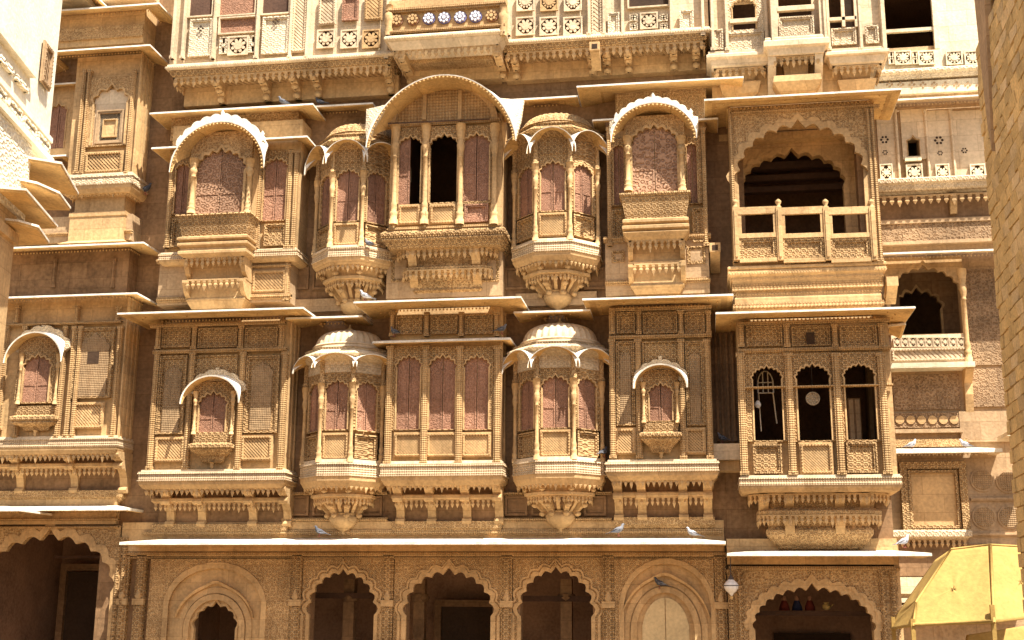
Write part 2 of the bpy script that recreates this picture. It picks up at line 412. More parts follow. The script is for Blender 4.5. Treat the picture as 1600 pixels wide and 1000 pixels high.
def rosette_panel(par, F, r, w, m='pale', back='hole', petals=8, name='rosette_panel', centre=True):
    """square pierced panel: a ring of petals over dark cut-outs"""
    mb = MB(); u0, u1, z0, z1 = r; t = min(u1-u0, z1-z0)*0.08
    frame_bars(mb, F, r, w-0.03, t, 0.04)
    cx, cz = (u0+u1)/2, (z0+z1)/2; R_ = min(u1-u0, z1-z0)/2-t
    # corner fillers
    for sx in (-1, 1):
        for sz in (-1, 1):
            x_, z_ = cx+sx*((u1-u0)/2-t), cz+sz*((z1-z0)/2-t)
            pts = [(x_, z_)]+[(cx+sx*R_*cos(a), cz+sz*R_*sin(a)) for a in [pi/2*i/5 for i in range(6)]]
            pts = [(x_, z_), (cx+sx*R_*1.0, z_ if False else cz+sz*R_*0.30)]+[(cx+sx*R_*0.97*cos(a), cz+sz*R_*0.97*sin(a)) for a in (0.5, 0.8, 1.1)]+[(cx+sx*R_*0.30, z_)]
            mb.prism(F, pts, w-0.03, w-0.004)
    for i in range(petals):
        a = 2*pi*i/petals+pi/petals; h = pi/petals*0.80
        pts = [(cx+R_*0.30*cos(a), cz+R_*0.30*sin(a)), (cx+R_*0.62*cos(a-h), cz+R_*0.62*sin(a-h)), (cx+R_*0.88*cos(a-h*0.5), cz+R_*0.88*sin(a-h*0.5)),
               (cx+R_*0.88*cos(a+h*0.5), cz+R_*0.88*sin(a+h*0.5)), (cx+R_*0.62*cos(a+h), cz+R_*0.62*sin(a+h))]
        mb.prism(F, pts, w-0.03, w)
    if centre: mb.prism(F, [(cx+R_*0.52*cos(2*pi*i/10), cz+R_*0.52*sin(2*pi*i/10)) for i in range(10)], w-0.03, w+0.008)
    o = link(name, mb, m, par)
    b = MB(); b.box(F, u0+0.004, u1-0.004, w-0.045, w-0.04, z0+0.004, z1-0.004); link('panel_backing', b, back, par)
    return o

def col_prof(h, r):
    P = [(1.5, 0), (1.5, .05), (1.15, .055), (1.35, .09), (1.35, .12), (.9, .13), (1.25, .17), (1.0, .21), (.85, .22), (.85, .45), (.8, .66), (.95, .665), (.95, .68), (.8, .69),
         (1.15, .73), (1.45, .78), (1.2, .82), (1.0, .83), (1.35, .87), (1.5, .90), (1.5, .93), (1.75, .94), (1.75, 1.0)]
    return [(a*r, b*h) for a, b in P]
COLC = {}
def column(par, x, y, z0, z1, r=0.05, m='stone', name='column'):
    key = (round(z1-z0, 2), round(r, 3), m)
    if key not in COLC:
        mb = MB(); mb.lathe((0, 0, 0), col_prof(z1-z0, r), 8, pi/8)
        o = link(name, mb, m, par, at=(0, 0, 0)); COLC[key] = o.data
        WLOC[o.name] = Vector((x, y, z0)); o.location = Vector((x, y, z0))-(WLOC[par.name] if par else Vector((0, 0, 0)))
        return o
    return inst(name, COLC[key], (x, y, z0), par)

def teeth(mb, p, q, z, h, pitch=0.095, end=True):
    """row of carved drops hanging from z between the plan points p and q"""
    dx, dy = q[0]-p[0], q[1]-p[1]; L = math.hypot(dx, dy); ang = math.atan2(dy, dx)
    F = Frame(p[0], p[1], ang); n = max(2, int(round(L/pitch))); st = L/n
    mb.box(F, 0, L, -0.05, 0.0, z-h*0.13, z)
    for i in range(n):
        u = (i+0.5)*st; big = (i % 7 == 3)
        hh = h*(1.25 if big else 1.0); s_ = st*0.30
        mb.box(F, u-st*0.26, u+st*0.26, -0.045, -0.002, z-h*0.34, z-h*0.13+0.001)
        top, low = z-h*0.34, z-hh
        c = F(u, -0.022, 0)
        zz = top-(top-low)*0.4
        vs = [F(u-s_*0.5, -0.035, top+0.002), F(u+s_*0.5, -0.035, top+0.002), F(u+s_*0.5, -0.01, top+0.002), F(u-s_*0.5, -0.01, top+0.002),
              F(u-s_, -0.045, zz), F(u+s_, -0.045, zz), F(u+s_, 0.004, zz), F(u-s_, 0.004, zz), F(u, -0.02, low)]
        mb.add(vs, [(0, 1, 5, 4), (1, 2, 6, 5), (2, 3, 7, 6), (3, 0, 4, 7), (4, 5, 8), (5, 6, 8), (6, 7, 8), (7, 4, 8)])
def fringe(par, foot, off, z, h=0.17, m='stone', pitch=0.11, segs=None):
    h = h*1.1; mb = MB(); f = offset_foot(foot, off)
    for i in range(len(f)-1):
        if segs is not None and i not in segs: continue
        if math.hypot(f[i+1][0]-f[i][0], f[i+1][1]-f[i][1]) > 0.15: teeth(mb, f[i], f[i+1], z, h, pitch)
    return link('pendant_fringe', mb, m, par, kind='stuff')
def beads(mb, foot, off, z, r=0.018, pitch=0.055, segs=None):
    f = offset_foot(foot, off)
    for i in range(len(f)-1):
        if segs is not None and i not in segs: continue
        p, q = f[i], f[i+1]; L = math.hypot(q[0]-p[0], q[1]-p[1]); n = int(L/pitch)
        for k in range(n):
            t = (k+0.5)/n; mb.octa((p[0]+(q[0]-p[0])*t, p[1]+(q[1]-p[1])*t, z), r, r, r*1.3)

def eave(par, foot, o, zf, rise=0.10, t=0.035, m='eave', name='eave', ext=0.0, lip=True):
    """sloping stone shade slab round the foot; zf = its front lower edge"""
    mb = MB()
    prof = [(-0.03, zf+t+rise), (o, zf+t), (o+0.004, zf), (o-0.05, zf-0.006), (-0.03, zf+rise-0.004)]
    sweep(mb, foot, prof, caps=False)
    # close the ends
    rings = [[(x, y, z) for x, y in offset_foot(foot, oo)] for oo, z in prof]
    mb.add([r[0] for r in rings], [tuple(range(len(prof)))]); mb.add([r[-1] for r in rings], [tuple(range(len(prof)))])
    ob = link(name, mb, m, par)
    e = MB(); q = o*0.88; sl = rise/(o+0.03)
    pe = [(o-q, zf+t+q*sl+0.001), (o-q, zf+t+q*sl+0.008), (o+0.010, zf+t+0.008), (o+0.012, zf+0.004), (o+0.0045, zf+0.003), (o+0.0045, zf+t)]
    sweep(e, foot, pe, caps=False)
    rg = [[(x, y, z) for x, y in offset_foot(foot, oo)] for oo, z in pe]
    e.add([r[0] for r in rg], [tuple(range(6))]); e.add([r[-1] for r in rg], [tuple(range(6))])
    link('eave_edge', e, 'edge', par)  # added top sheet and rim carrying the painted sunlit tone
    if lip:
        b = MB(); beads(b, foot, o*0.55, zf+rise*0.42-0.022, 0.02, 0.30); beads(b, foot, 0.03, zf+rise*0.9-0.06, 0.022, 0.075)
        link('bead_row', b, m, par, kind='stuff')
    return ob
def band(par, foot, prof, m='carved_fine', name='base_moulding', bead=None):
    mb = MB(); sweep(mb, foot, prof)
    if bead:
        for off, z in bead: beads(mb, foot, off, z)
    return link(name, mb, m, par)
def floor_band(par, foot, zt, zb, o=0.10, m='pale_diaper', mm='pale'):
    """floor slab of a bay: thin fillets above and below a drilled band, curling in underneath"""
    h = zt-zb
    band(par, foot, [(0, zt+h*0.35), (o*0.45, zt+h*0.33), (o*0.5, zt+h*0.12), (o*0.9, zt+h*0.1), (o*0.9, zt)], mm, 'base_moulding')
    band(par, foot, [(o, zt-0.001), (o*1.05, zt-0.03), (o*0.85, zt-0.035), (o*0.85, zb+0.03), (o*1.05, zb+0.028), (o, zb)], m, 'base_band')
    mm = 'stone'
    band(par, foot, [(o*0.8, zb-0.001), (o*0.7, zb-h*0.35), (0.0, zb-h*0.8), (-0.04, zb-h*0.85)], mm, 'base_cove')

def bracket_prof(d, zt, zm, zb):
    P = [(0.0, zb), (0.13, zb), (0.18, zb+0.04), (0.16, zb+0.10)]
    def arc(p0, p1, bulge, n=5):
        out = []
        for i in range(1, n+1):
            t = i/n; w_ = p0[0]+(p1[0]-p0[0])*t; z = p0[1]+(p1[1]-p0[1])*t
            out.append((w_+bulge*sin(pi*t), z-bulge*0.7*sin(pi*t)))
        return out
    a = (0.16, zb+0.10); b = (d*0.52, zm-0.06)
    P += arc(a, b, -0.05)
    P += [(d*0.62, zm-0.06), (d*0.66, zm), (d*0.62, zm+0.06)]
    P += arc((d*0.62, zm+0.06), (d*0.90, zt-0.09), 0.02)
    P += [(d-0.06, zt-0.08), (d-0.03, zt-0.03), (d-0.03, zt), (0.0, zt)]
    return P
def console(par, x0, x1, d, zt, zm, zb, xs, bw=0.17, shelf=True, sides=True, m='stone'):
    """two-tier bracket course that carries a square bay"""
    foot = rfoot(x0, x1, d)
    fringe(par, foot, -0.02, zt, 0.19, m, segs=None if sides else [1])
    P = bracket_prof(d, zt, zm, zb)
    for x in xs:
        mb = MB(); mb.prof(F0, P, x-bw/2, x+bw/2)
        # scroll ends
        for (w_, z, r) in ((d*0.62, zm-0.03, 0.07), (d-0.07, zt-0.08, 0.055), (0.16, zb+0.04, 0.07)):
            n = 8; vs = [F0(x-bw/2-0.012, w_+r*cos(2*pi*i/n), z+r*sin(2*pi*i/n)) for i in range(n)]+[F0(x+bw/2+0.012, w_+r*cos(2*pi*i/n), z+r*sin(2*pi*i/n)) for i in range(n)]
            mb.add(vs, [tuple(range(n)), tuple(range(2*n-1, n-1, -1))]+[(i, (i+1) % n, (i+1) % n+n, i+n) for i in range(n)])
        link('bracket', mb, m, par)
    if shelf:
        f2 = rfoot(x0+0.1, x1-0.1, d*0.58)
        band(par, f2, [(0, zm+0.05), (0.03, zm+0.03), (0.03, zm-0.03), (0, zm-0.045)], m, 'shelf_moulding')
        fringe(par, f2, -0.01, zm-0.045, 0.17, m, segs=[1])
        mb = MB(); mb.box(F0, x0+0.06, x1-0.06, 0, d*0.40, zm+0.052, zt-0.02); mb.box(F0, x0+0.1, x1-0.1, 0, 0.10, zb+0.06, zm-0.047)
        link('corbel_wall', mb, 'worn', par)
    band(par, rfoot(x0+0.02, x1-0.02, 0.2), [(-0.02, zb+0.05), (0.0, zb+0.04), (0.0, zb-0.10), (-0.08, zb-0.2)], 'carved', 'sill_course')

def taper(par, foot, prof, fr=(), m='carved', name='pendant_corbel'):
    band(par, foot, prof, m, name)
    for off, z, h in fr: fringe(par, foot, off, z, h)

def canopy(par, F, u0, u1, zs, zt, w0, w1, rise=0.10, th=0.02, flare=0.14, m='eave', beads_=True, crest=False, name='arched_canopy', sw=1.0, inner=0.84, n=22, top=None, pe=1.0):
    """bowed shade of a bangla roof: front edge, soffit running back to the wall, swelling roof behind the edge"""
    c, a, b = (u0+u1)/2, (u1-u0)/2, zt-zs
    fr, so_, ed, bk, bk2 = [], [], [], [], []
    for i in range(n+1):
        t = pi*(1-i/n); ct, st = cos(t), sin(t)
        uu, zz = c+a*ct*(1.0), zs+b*(st**pe if st > 0 else 0)
        fr.append((uu, w1, zz))
        q_ = abs(ct)**8; wi = w0+(w1-0.02-w0)*q_; inn = inner+(0.97-inner)*q_
        so_.append((c+a*inn*ct, wi, zs+b*0.10*(1-q_)+(b*0.78+rise)*max(0, st)**0.8))
        ed.append((c+(a+th)*ct, w1+0.005, zs-0.0+(b+th)*max(0, st)**pe))
        e = flare*(0.85*abs(ct)**3)*(1-abs(ct)**9)
        bk.append((c+(a+th)*ct+ct*e, w1-0.18*(1-q_), zs+(b+th)*max(0, st)**pe+max(0, st)*e*0.7+0.0+0.25*flare*abs(ct)))
        bk2.append((c+(a*0.98+th)*ct, wi, zs+b*0.1*(1-q_)+(b+rise+th)*max(0, st)**0.8))
    mb = MB()
    R_ = [[F(*p) for p in q] for q in (so_, fr)]; R2 = [[F(*p) for p in q] for q in (fr, ed, bk, bk2)]
    mb.strip(R_, False, False)
    ob = link(name, mb, m, par)
    m2 = MB(); m2.strip(R2, False, False)
    for k in (0, -1):
        m2.add([R_[0][k]]+[r[k] for r in R2], [tuple(range(5))])
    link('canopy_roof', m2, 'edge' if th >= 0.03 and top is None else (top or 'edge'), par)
    if beads_:
        b_ = MB()
        nb = int(pi*(a+b)/2/0.085)
        for i in range(nb+1):
            t = pi*(1-i/nb); st = max(0, sin(t))
            p = F(c+(a-0.035)*cos(t), w1+0.012, zs+(b-0.04)*st**pe)
            b_.octa(p, 0.027, 0.02, 0.027)
        link('bead_row', b_, m, par, kind='stuff')
    if crest:
        cb = MB(); pts = []; N = 40
        for i in range(N+1):
            t = pi*(0.83-0.66*i/N); ro = 1.15+0.045*abs(sin(i*pi/4))
            pts.append((c+(a+th)*cos(t)*(ro-0.08), zs+(b+th)*sin(t)**pe*ro))
        for i in range(N, -1, -1):
            t = pi*(0.83-0.66*i/N); pts.append((c+(a+th)*cos(t)*0.99, zs+(b+th)*sin(t)**pe))
        for i in range(N):
            q4 = [pts[i], pts[i+1], pts[2*N-i], pts[2*N+1-i]]; cb.prism(F, q4, w1-0.24, w1-0.06)
        for f_ in (0.2, 0.5, 0.8):
            t = pi*f_; p = F(c+a*cos(t)*1.1, w1-0.15, zs+b*sin(t)**pe*1.19); cb.lathe(p, [(0.05, 0), (0.03, 0.03), (0.05, 0.07), (0.01, 0.14)], 6)
        link('crest', cb, 'edge', par)
    return ob

def ribbed_dome(par, cx, cy, R_, z0, z1, m='bleached', lo=0.62, n=64):
    mb = MB(); rings = []
    for k in range(9):
        t = k/8; r = R_*(cos(t*pi/2)**0.45 if k < 8 else 0.05); z = z0+(z1-z0)*sin(t*pi/2)
        if k >= 7: r = max(r, R_*0.12)
        ring = []
        for i in range(n):
            a = pi+pi*i/(n-1)          # front half circle, -Y
            rr = r*(1+0.03*(1 if i % 4 < 2 else -1))
            ring.append((cx+rr*cos(a), cy+rr*sin(a), z))
        rings.append(ring)
    mb.strip(rings, False, True)
    mb.strip([[ (cx+R_*1.08*cos(pi+pi*i/(n-1)), cy+R_*1.08*sin(pi+pi*i/(n-1)), z) for i in range(n)] for z in (z0-0.10, z0+0.02)]+[rings[0]], False, False)
    for i in range(1, n*2):
        a = pi+pi*i/(n*2); mb.octa((cx+R_*1.06*cos(a), cy+R_*1.06*sin(a), z0+0.045), 0.03, 0.03, 0.035)
    mb.lathe((cx, cy-R_*0.10, z1-0.03), [(0.10, 0), (0.07, 0.04), (0.10, 0.08), (0.03, 0.13), (0.015, 0.2)], 8)
    return link('ribbed_dome', mb, m, par)

def octfoot(cx, W, fw, d):
    """half-octagon plan: W overall, fw front face, d projection"""
    k = (W-fw)/2
    return [(cx-W/2, 0), (cx-W/2, -(d-k)), (cx-fw/2, -d), (cx+fw/2, -d), (cx+W/2, -(d-k)), (cx+W/2, 0)]

def room(par, x0, x1, z0, z1, depth, y0=0.0, m='room'):
    mb = MB()
    A = [(x0, y0, z0), (x1, y0, z0), (x1, y0, z1), (x0, y0, z1)]; B = [(x, y0+depth, z) for x, _, z in A]
    mb.add(A+B, [(4, 5, 6, 7), (0, 1, 5, 4), (3, 7, 6, 2), (0, 4, 7, 3), (1, 2, 6, 5)])
    return link('room_shell', mb, m, par)

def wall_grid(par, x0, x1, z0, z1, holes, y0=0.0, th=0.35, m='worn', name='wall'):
    xs = sorted({x0, x1}|{min(max(v, x0), x1) for h in holes for v in h[:2]}); zs = sorted({z0, z1}|{min(max(v, z0), z1) for h in holes for v in h[2:]})
    mb = MB(); V = {}
    def vid(x, y, z):
        k = (round(x, 4), y, round(z, 4))
        if k not in V: V[k] = len(mb.v); mb.v.append((x, y, z))
        return V[k]
    def hole(x, z): return x < x0 or x > x1 or z < z0 or z > z1 or any(h[0] < x < h[1] and h[2] < z < h[3] for h in holes)
    def fa(*ids): mb.f.append(ids); mb.smooth.append(False)
    for i in range(len(xs)-1):
        for j in range(len(zs)-1):
            a, b, c, d = xs[i], xs[i+1], zs[j], zs[j+1]; mx, mz = (a+b)/2, (c+d)/2
            if b-a < 1e-4 or d-c < 1e-4 or hole(mx, mz): continue
            for y in (y0, y0+th): fa(vid(a, y, c), vid(b, y, c), vid(b, y, d), vid(a, y, d))
            if hole(a-0.001, mz) : fa(vid(a, y0, c), vid(a, y0+th, c), vid(a, y0+th, d), vid(a, y0, d))
            if hole(b+0.001, mz): fa(vid(b, y0, c), vid(b, y0+th, c), vid(b, y0+th, d), vid(b, y0, d))
            if hole(mx, c-0.001): fa(vid(a, y0, c), vid(b, y0, c), vid(b, y0+th, c), vid(a, y0+th, c))
            if hole(mx, d+0.001): fa(vid(a, y0, d), vid(b, y0, d), vid(b, y0+th, d), vid(a, y0+th, d))
    return link(name, mb, m, par)
exec_parts = True

# ------------------------------------------------------------------ ground
g = MB(); g.box(F0, -150, 150, -60, 200, -0.5, 0.0)
link('ground', g, 'dust', kind='structure')

# ------------------------------------------------------------------ helpers working in photo pixels on a plane d
def cfoot(x0, x1, d, c): return [(x0, 0), (x0, -(d-c)), (x0+c, -d), (x1-c, -d), (x1, -(d-c)), (x1, 0)]
def bars(par, d, lst, m='stone', proud=0.05, back=0.05, name='moulding'):
    """lst of (l,t,r,b) pixel rects -> one strip each"""
    for l, t, r, b in lst:
        x0, x1, z0, z1 = RC(l, t, r, b, d); mb = MB(); mb.box(F0, x0, x1, d-back, d+proud, z0, z1); link(name, mb, m, par)
def pil(par, d, px, t, b, wpx=7, m='beaded', proud=0.04, name='pilaster'):
    """slim moulded strip standing on the face"""
    x = X(px, (t+b)/2, d); z0, z1 = Z(px, b, d), Z(px, t, d); h = wpx/80/2
    mb = MB(); mb.box(F0, x-h, x+h, d-0.05, d+proud, z0, z1); mb.box(F0, x-h*0.5, x+h*0.5, d+proud, d+proud+0.02, z0+0.03, z1-0.03)
    mb.box(F0, x-h*1.3, x+h*1.3, d-0.05, d+proud+0.012, z0, z0+0.07); mb.box(F0, x-h*1.3, x+h*1.3, d-0.05, d+proud+0.012, z1-0.07, z1)
    return link(name, mb, m, par)
def rail(par, d, l, r, y, hpx=5, m='beaded', proud=0.045, name='string_course'):
    x0, x1 = X(l, y, d), X(r, y, d); z = Z((l+r)/2, y, d); h = hpx/80/2
    mb = MB(); mb.box(F0, x0, x1, d-0.05, d+proud, z-h, z+h); mb.box(F0, x0, x1, d-0.05, d+proud+0.025, z-h*0.3, z+h*0.4)
    return link(name, mb, m, par)
def cpanel(par, d, l, t, r, b, m='carved_fine', steps=2, name='carved_panel', tt=0.03): return carved_panel(par, F0, RC(l, t, r, b, d), d-0.01, m, tt, name, steps)
def jpanel(par, d, l, t, r, b, **k): return jali(par, F0, RC(l, t, r, b, d), d-0.01, **k)
def rpanel(par, d, l, t, r, b, **k): return rosette_panel(par, F0, RC(l, t, r, b, d), d, **k)
def apanel(par, d, outer, opn, n=9, m='carved_fine', shut='shutter', rec=0.06, thick=0.07, lv=(1, 1), zs=None, k=0.42, rim=True):
    r, o = RC(*outer, d), RC(*opn, d)
    a, z = arch_panel(par, F0, r, o, d-thick, d, zs=None if zs is None else Z((opn[0]+opn[2])/2, zs, d), n=n, m=m, k=k, rim=rim)
    if shut: leaves(par, F0, o, d-rec, z, shut, leaves_=lv)
    return r, o
def blind_niche(par, d, l, t, r, b, m='worn_diaper'):
    x0, x1, z0, z1 = RC(l, t, r, b, d); mb = MB()
    zs = z1-(x1-x0)*0.5; pts = [(x0, z0)]+cusp(x0, x1, zs, z1, 5, 0.25)+[(x1, z0)]
    pts2 = [((x0+x1)/2+(u-(x0+x1)/2)*1.0, z) for u, z in pts]
    mb.prism(F0, pts2, d-0.03, d+0.012)
    link('niche_panel', mb, m, par)
def face_box(par, r, d, holes=None, m='stone', back=0.0, name='bay_body', front=0.09):
    """body of a square bay; with holes it is hollow"""
    x0, x1, z0, z1 = r
    if not holes:
        mb = MB(); mb.box(F0, x0, x1, back-0.05, d-front, z0, z1); return link(name, mb, m, par)
    hs = [(a, b, c, e) for a, b, c, e in holes]
    o = wall_grid(par, x0, x1, z0, z1, hs, y0=-(d-front), th=0.06, m=m, name=name)
    s = MB()
    s.box(F0, x0, x0+0.08, -0.02, d-front-0.061, z0, z1); s.box(F0, x1-0.08, x1, -0.02, d-front-0.061, z0, z1)
    s.box(F0, x0+0.081, x1-0.081, -0.02, d-front-0.061, z1-0.08, z1); s.box(F0, x0+0.081, x1-0.081, -0.02, d-front-0.061, z0, z0+0.08)
    link('bay_side', s, m, par)
    return o
def spout(par, px, py, d, L=0.5, mouth=True):
    x, z = PT(px, py, d); mb = MB()
    mb.prof(F0, [(d-0.3, z-0.35), (d-0.3, z-0.05), (d+L, z+0.10), (d+L, z-0.08)], x-0.1, x+0.1)
    mb.box(F0, x-0.11, x+0.11, d+L-0.04, d+L+0.02, z-0.08, z+0.11)
    link('water_spout', mb, 'stone', par)
    if not mouth: return
    b = MB(); b.box(F0, x-0.06, x+0.06, d+L+0.0205, d+L+0.025, z-0.05, z+0.06); link('spout_mouth', b, 'hole', par)

HOLES = []          # openings in the main wall, filled while the bays are laid out
BASE = (X(650, 900, 0), 0, 0)
man = empty('mansion', BASE, label='tall golden sandstone mansion with tiers of carved oriel balconies over an arcade', cat='mansion')
def bayroot(px, py, d, name, label):
    x, z = PT(px, py, d); return empty(name, (x, -d, z), man, label)

# ================================================================= lower storey
# ---- bay 1
d = 0.72
b = bayroot(340, 740, d, 'oriel_window', 'wide square oriel of the lower row, with a tiny hooded window in its middle')
r = RC(234, 500, 447, 738, d); foot = rfoot(r[0], r[1], d-0.09)
face_box(b, r, d)
F_ = rfoot(r[0], r[1], d)
eave(b, rfoot(r[0]+0.18, r[1]-0.18, d), 0.70, Z(340, 487, d+0.70), 0.05)
rail(b, d, 240, 448, 548, 6); rail(b, d, 236, 446, 507, 6)
for p in (248, 304, 377, 440): pil(b, d, p, 508, 546, 8)
for l, rr in ((254, 298), (310, 371), (383, 434)): cpanel(b, d, l, 512, rr, 543, 'carved_fine')
for p in (240, 296, 376, 442): pil(b, d, p, 550, 734, 9)
cpanel(b, d, 247, 556, 289, 678, 'carved_fine'); blind_niche(b, d, 255, 575, 281, 676)
cpanel(b, d, 383, 556, 435, 676, 'carved_fine'); blind_niche(b, d, 392, 570, 424, 672)
jpanel(b, d, 243, 684, 287, 720, pitch=0.07, bar=0.03); jpanel(b, d, 378, 681, 424, 718, pitch=0.07, bar=0.03)
cpanel(b, d, 303, 555, 370, 600, 'carved_fine', 1)
def small_hood(par, d, cx, hood, win, sill, cone, lab=True):
    """tiny hooded window that stands out of the middle of a bay"""
    hl, ht, hr, hb = hood; l, t, rr, bb = win
    w = d+0.16
    r = RC(l-10, ht+8, rr+10, bb+2, w)
    arch_panel(par, F0, r, RC(l, t, rr, bb, w), d-0.02, w-0.02, n=7, m='carved_fine'); leaves(par, F0, RC(l, t, rr, bb, w), w-0.06, m='shutter')
    for p in (l-9, rr+9):
        x = X(p, bb, w+0.05); column(par, x, -(w+0.04), Z(p, bb+4, w), Z(p, t-4, w), 0.032)
    h = RC(hl, ht, hr, hb, w+0.22)
    canopy(par, F0, h[0], h[1], h[2], h[3], d, w+0.22, rise=0.05, th=0.03, flare=0.10, beads_=False, m='eave')
    # crest scroll over the hood
    c = (h[0]+h[1])/2; mb = MB(); a = (h[1]-h[0])/2; N = 18; pts = []
    for i in range(N+1):
        t_ = pi*(0.86-0.72*i/N); ro = 1.26+0.08*abs(sin(i*1.05)); pts.append((c+a*cos(t_)*ro*0.92, h[2]+(h[3]-h[2])*sin(t_)*ro+0.02))
    for i in range(N, -1, -1):
        t_ = pi*(0.86-0.72*i/N); pts.append((c+a*0.8*cos(t_), h[2]+(h[3]-h[2])*sin(t_)*0.92))
    mb.prism(F0, pts, d-0.02, d+0.10); mb.box(F0, c-0.035, c+0.035, d, d+0.08, h[3]+0.12, h[3]+0.24)
    link('crest', mb, 'pale_carved', par)
    s = RC(*sill, w+0.05); ff = [(s[0], -(d-0.02)), (s[0], -(w+0.05)), (s[1], -(w+0.05)), (s[1], -(d-0.02))]
    band(par, ff, [(-0.03, s[3]), (-0.03, s[3]-0.02), (-0.05, s[2]+(s[3]-s[2])*0.42), (0.0, s[2]+(s[3]-s[2])*0.35), (0.03, s[2]+(s[3]-s[2])*0.3), (0.03, s[2]+0.04), (-0.02, s[2])], 'carved_fine', 'window_box')
    k = RC(*cone, w+0.02); ww = (s[1]-s[0])/2
    band(par, ff, [(-0.02, k[3]), (0.0, k[3]-0.03), (-0.03, k[3]-0.06), (-min(ww*0.35, 0.2), k[3]-(k[3]-k[2])*0.55), (-min(ww*0.5, 0.2), k[3]-(k[3]-k[2])*0.9), (-ww*0.55, k[2])], 'carved', 'window_corbel')
    mb = MB(); mb.lathe(((s[0]+s[1])/2, -(d+0.03), k[2]-0.12), [(0.01, 0), (0.04, 0.04), (0.03, 0.08), (0.055, 0.13)], 8); link('drop_finial', mb, 'stone', par)
small_hood(b, d, 330, (284, 588, 373, 630), (311, 616, 352, 675), (297, 676, 359, 702), (300, 700, 356, 722))
floor_band(b, rfoot(r[0], r[1], d), Z(340, 738, d), Z(340, 752, d))
console(b, r[0], r[1], d, Z(340, 758, d), Z(340, 781, d*0.6), Z(340, 822, 0.1), [X(250, 790, d), X(300, 790, d), X(381, 790, d), X(436, 790, d)])
cs = MB()      # moulded strips on the side that faces the lane
for yy in (0.1, 0.35, 0.62): cs.box(F0, r[1], r[1]+0.03, yy-0.03, yy+0.03, r[2]+0.02, r[3]-0.02)
link('side_moulding', cs, 'stone', b)
# ---- bay 3
b = bayroot(692, 735, d, 'oriel_window', 'three-window square oriel of the lower row, all its shutters closed, below the great bowed canopy')
r = RC(606, 480, 781, 728, d); face_box(b, r, d)
eave(b, rfoot(X(620, 480, d), X(768, 480, d), d), 0.72, Z(690, 470, d+0.72), 0.05)
ff = rfoot(r[0], r[1], d+0.0)
eave(b, rfoot(X(603, 535, d), X(783, 535, d), d), 0.22, Z(692, 534, d+0.22), 0.07, t=0.04, name='lower_eave', lip=False)
for p in (613, 667, 721, 776): pil(b, d, p, 488, 526, 7)
for l, rr in ((619, 660), (673, 715), (727, 770)): cpanel(b, d, l, 492, rr, 522)
for i, (l, rr) in enumerate(((620, 656), (671, 711), (726, 763))):
    apanel(b, d, (l-8, 541, rr+8, 672), (l, 559, rr, 671), n=7)
    jpanel(b, d, l-3, 677, rr+3, 712, pitch=0.06, bar=0.03)
for p in (608, 664, 718, 777): pil(b, d, p, 541, 726, 10, proud=0.06)
floor_band(b, rfoot(r[0], r[1], d), Z(692, 726, d), Z(692, 744, d))
console(b, r[0], r[1], d, Z(692, 750, d), Z(692, 776, d*0.6), Z(692, 818, 0.1), [X(616, 780, d), X(666, 780, d), X(722, 780, d), X(773, 780, d)])
cs = MB()
for yy in (0.15, 0.58): cs.box(F0, r[1], r[1]+0.03, yy-0.04, yy+0.04, r[2]+0.02, r[3]-0.02)
link('side_moulding', cs, 'stone', b)
# ---- bay 4
b = bayroot(1033, 735, d, 'oriel_window', 'panelled square oriel of the lower row with a tiny hooded window, between a round turret and the corner tower')
r = RC(952, 478, 1112, 722, d); face_box(b, r, d)
eave(b, rfoot(r[0]+0.2, r[1]-0.2, d), 0.66, Z(1030, 466, d+0.66), 0.05)
rail(b, d, 952, 1112, 526, 6); rail(b, d, 952, 1112, 482, 6)
for p in (957, 998, 1064, 1107): pil(b, d, p, 486, 523, 7)
for l, rr in ((964, 992), (1005, 1058), (1070, 1101)): cpanel(b, d, l, 488, rr, 521)
for p in (957, 998, 1066, 1107): pil(b, d, p, 530, 717, 9)
for l, rr in ((963, 992), (1072, 1101)):
    cpanel(b, d, l, 533, rr, 665); blind_niche(b, d, l+6, 552, rr-6, 664)
    jpanel(b, d, l, 670, rr, 708, pitch=0.06, bar=0.028)
cpanel(b, d, 1004, 533, 1060, 580, 'carved_fine', 1)
small_hood(b, d, 1033, (991, 570, 1072, 606), (1015, 602, 1050, 657), (1001, 660, 1063, 684), (1006, 683, 1058, 706))
floor_band(b, rfoot(r[0], r[1], d), Z(1033, 723, d), Z(1033, 738, d))
console(b, r[0], r[1], d, Z(1033, 744, d), Z(1033, 772, d*0.6), Z(1033, 812, 0.1), [X(964, 780, d), X(1001, 780, d), X(1067, 780, d), X(1106, 780, d)])

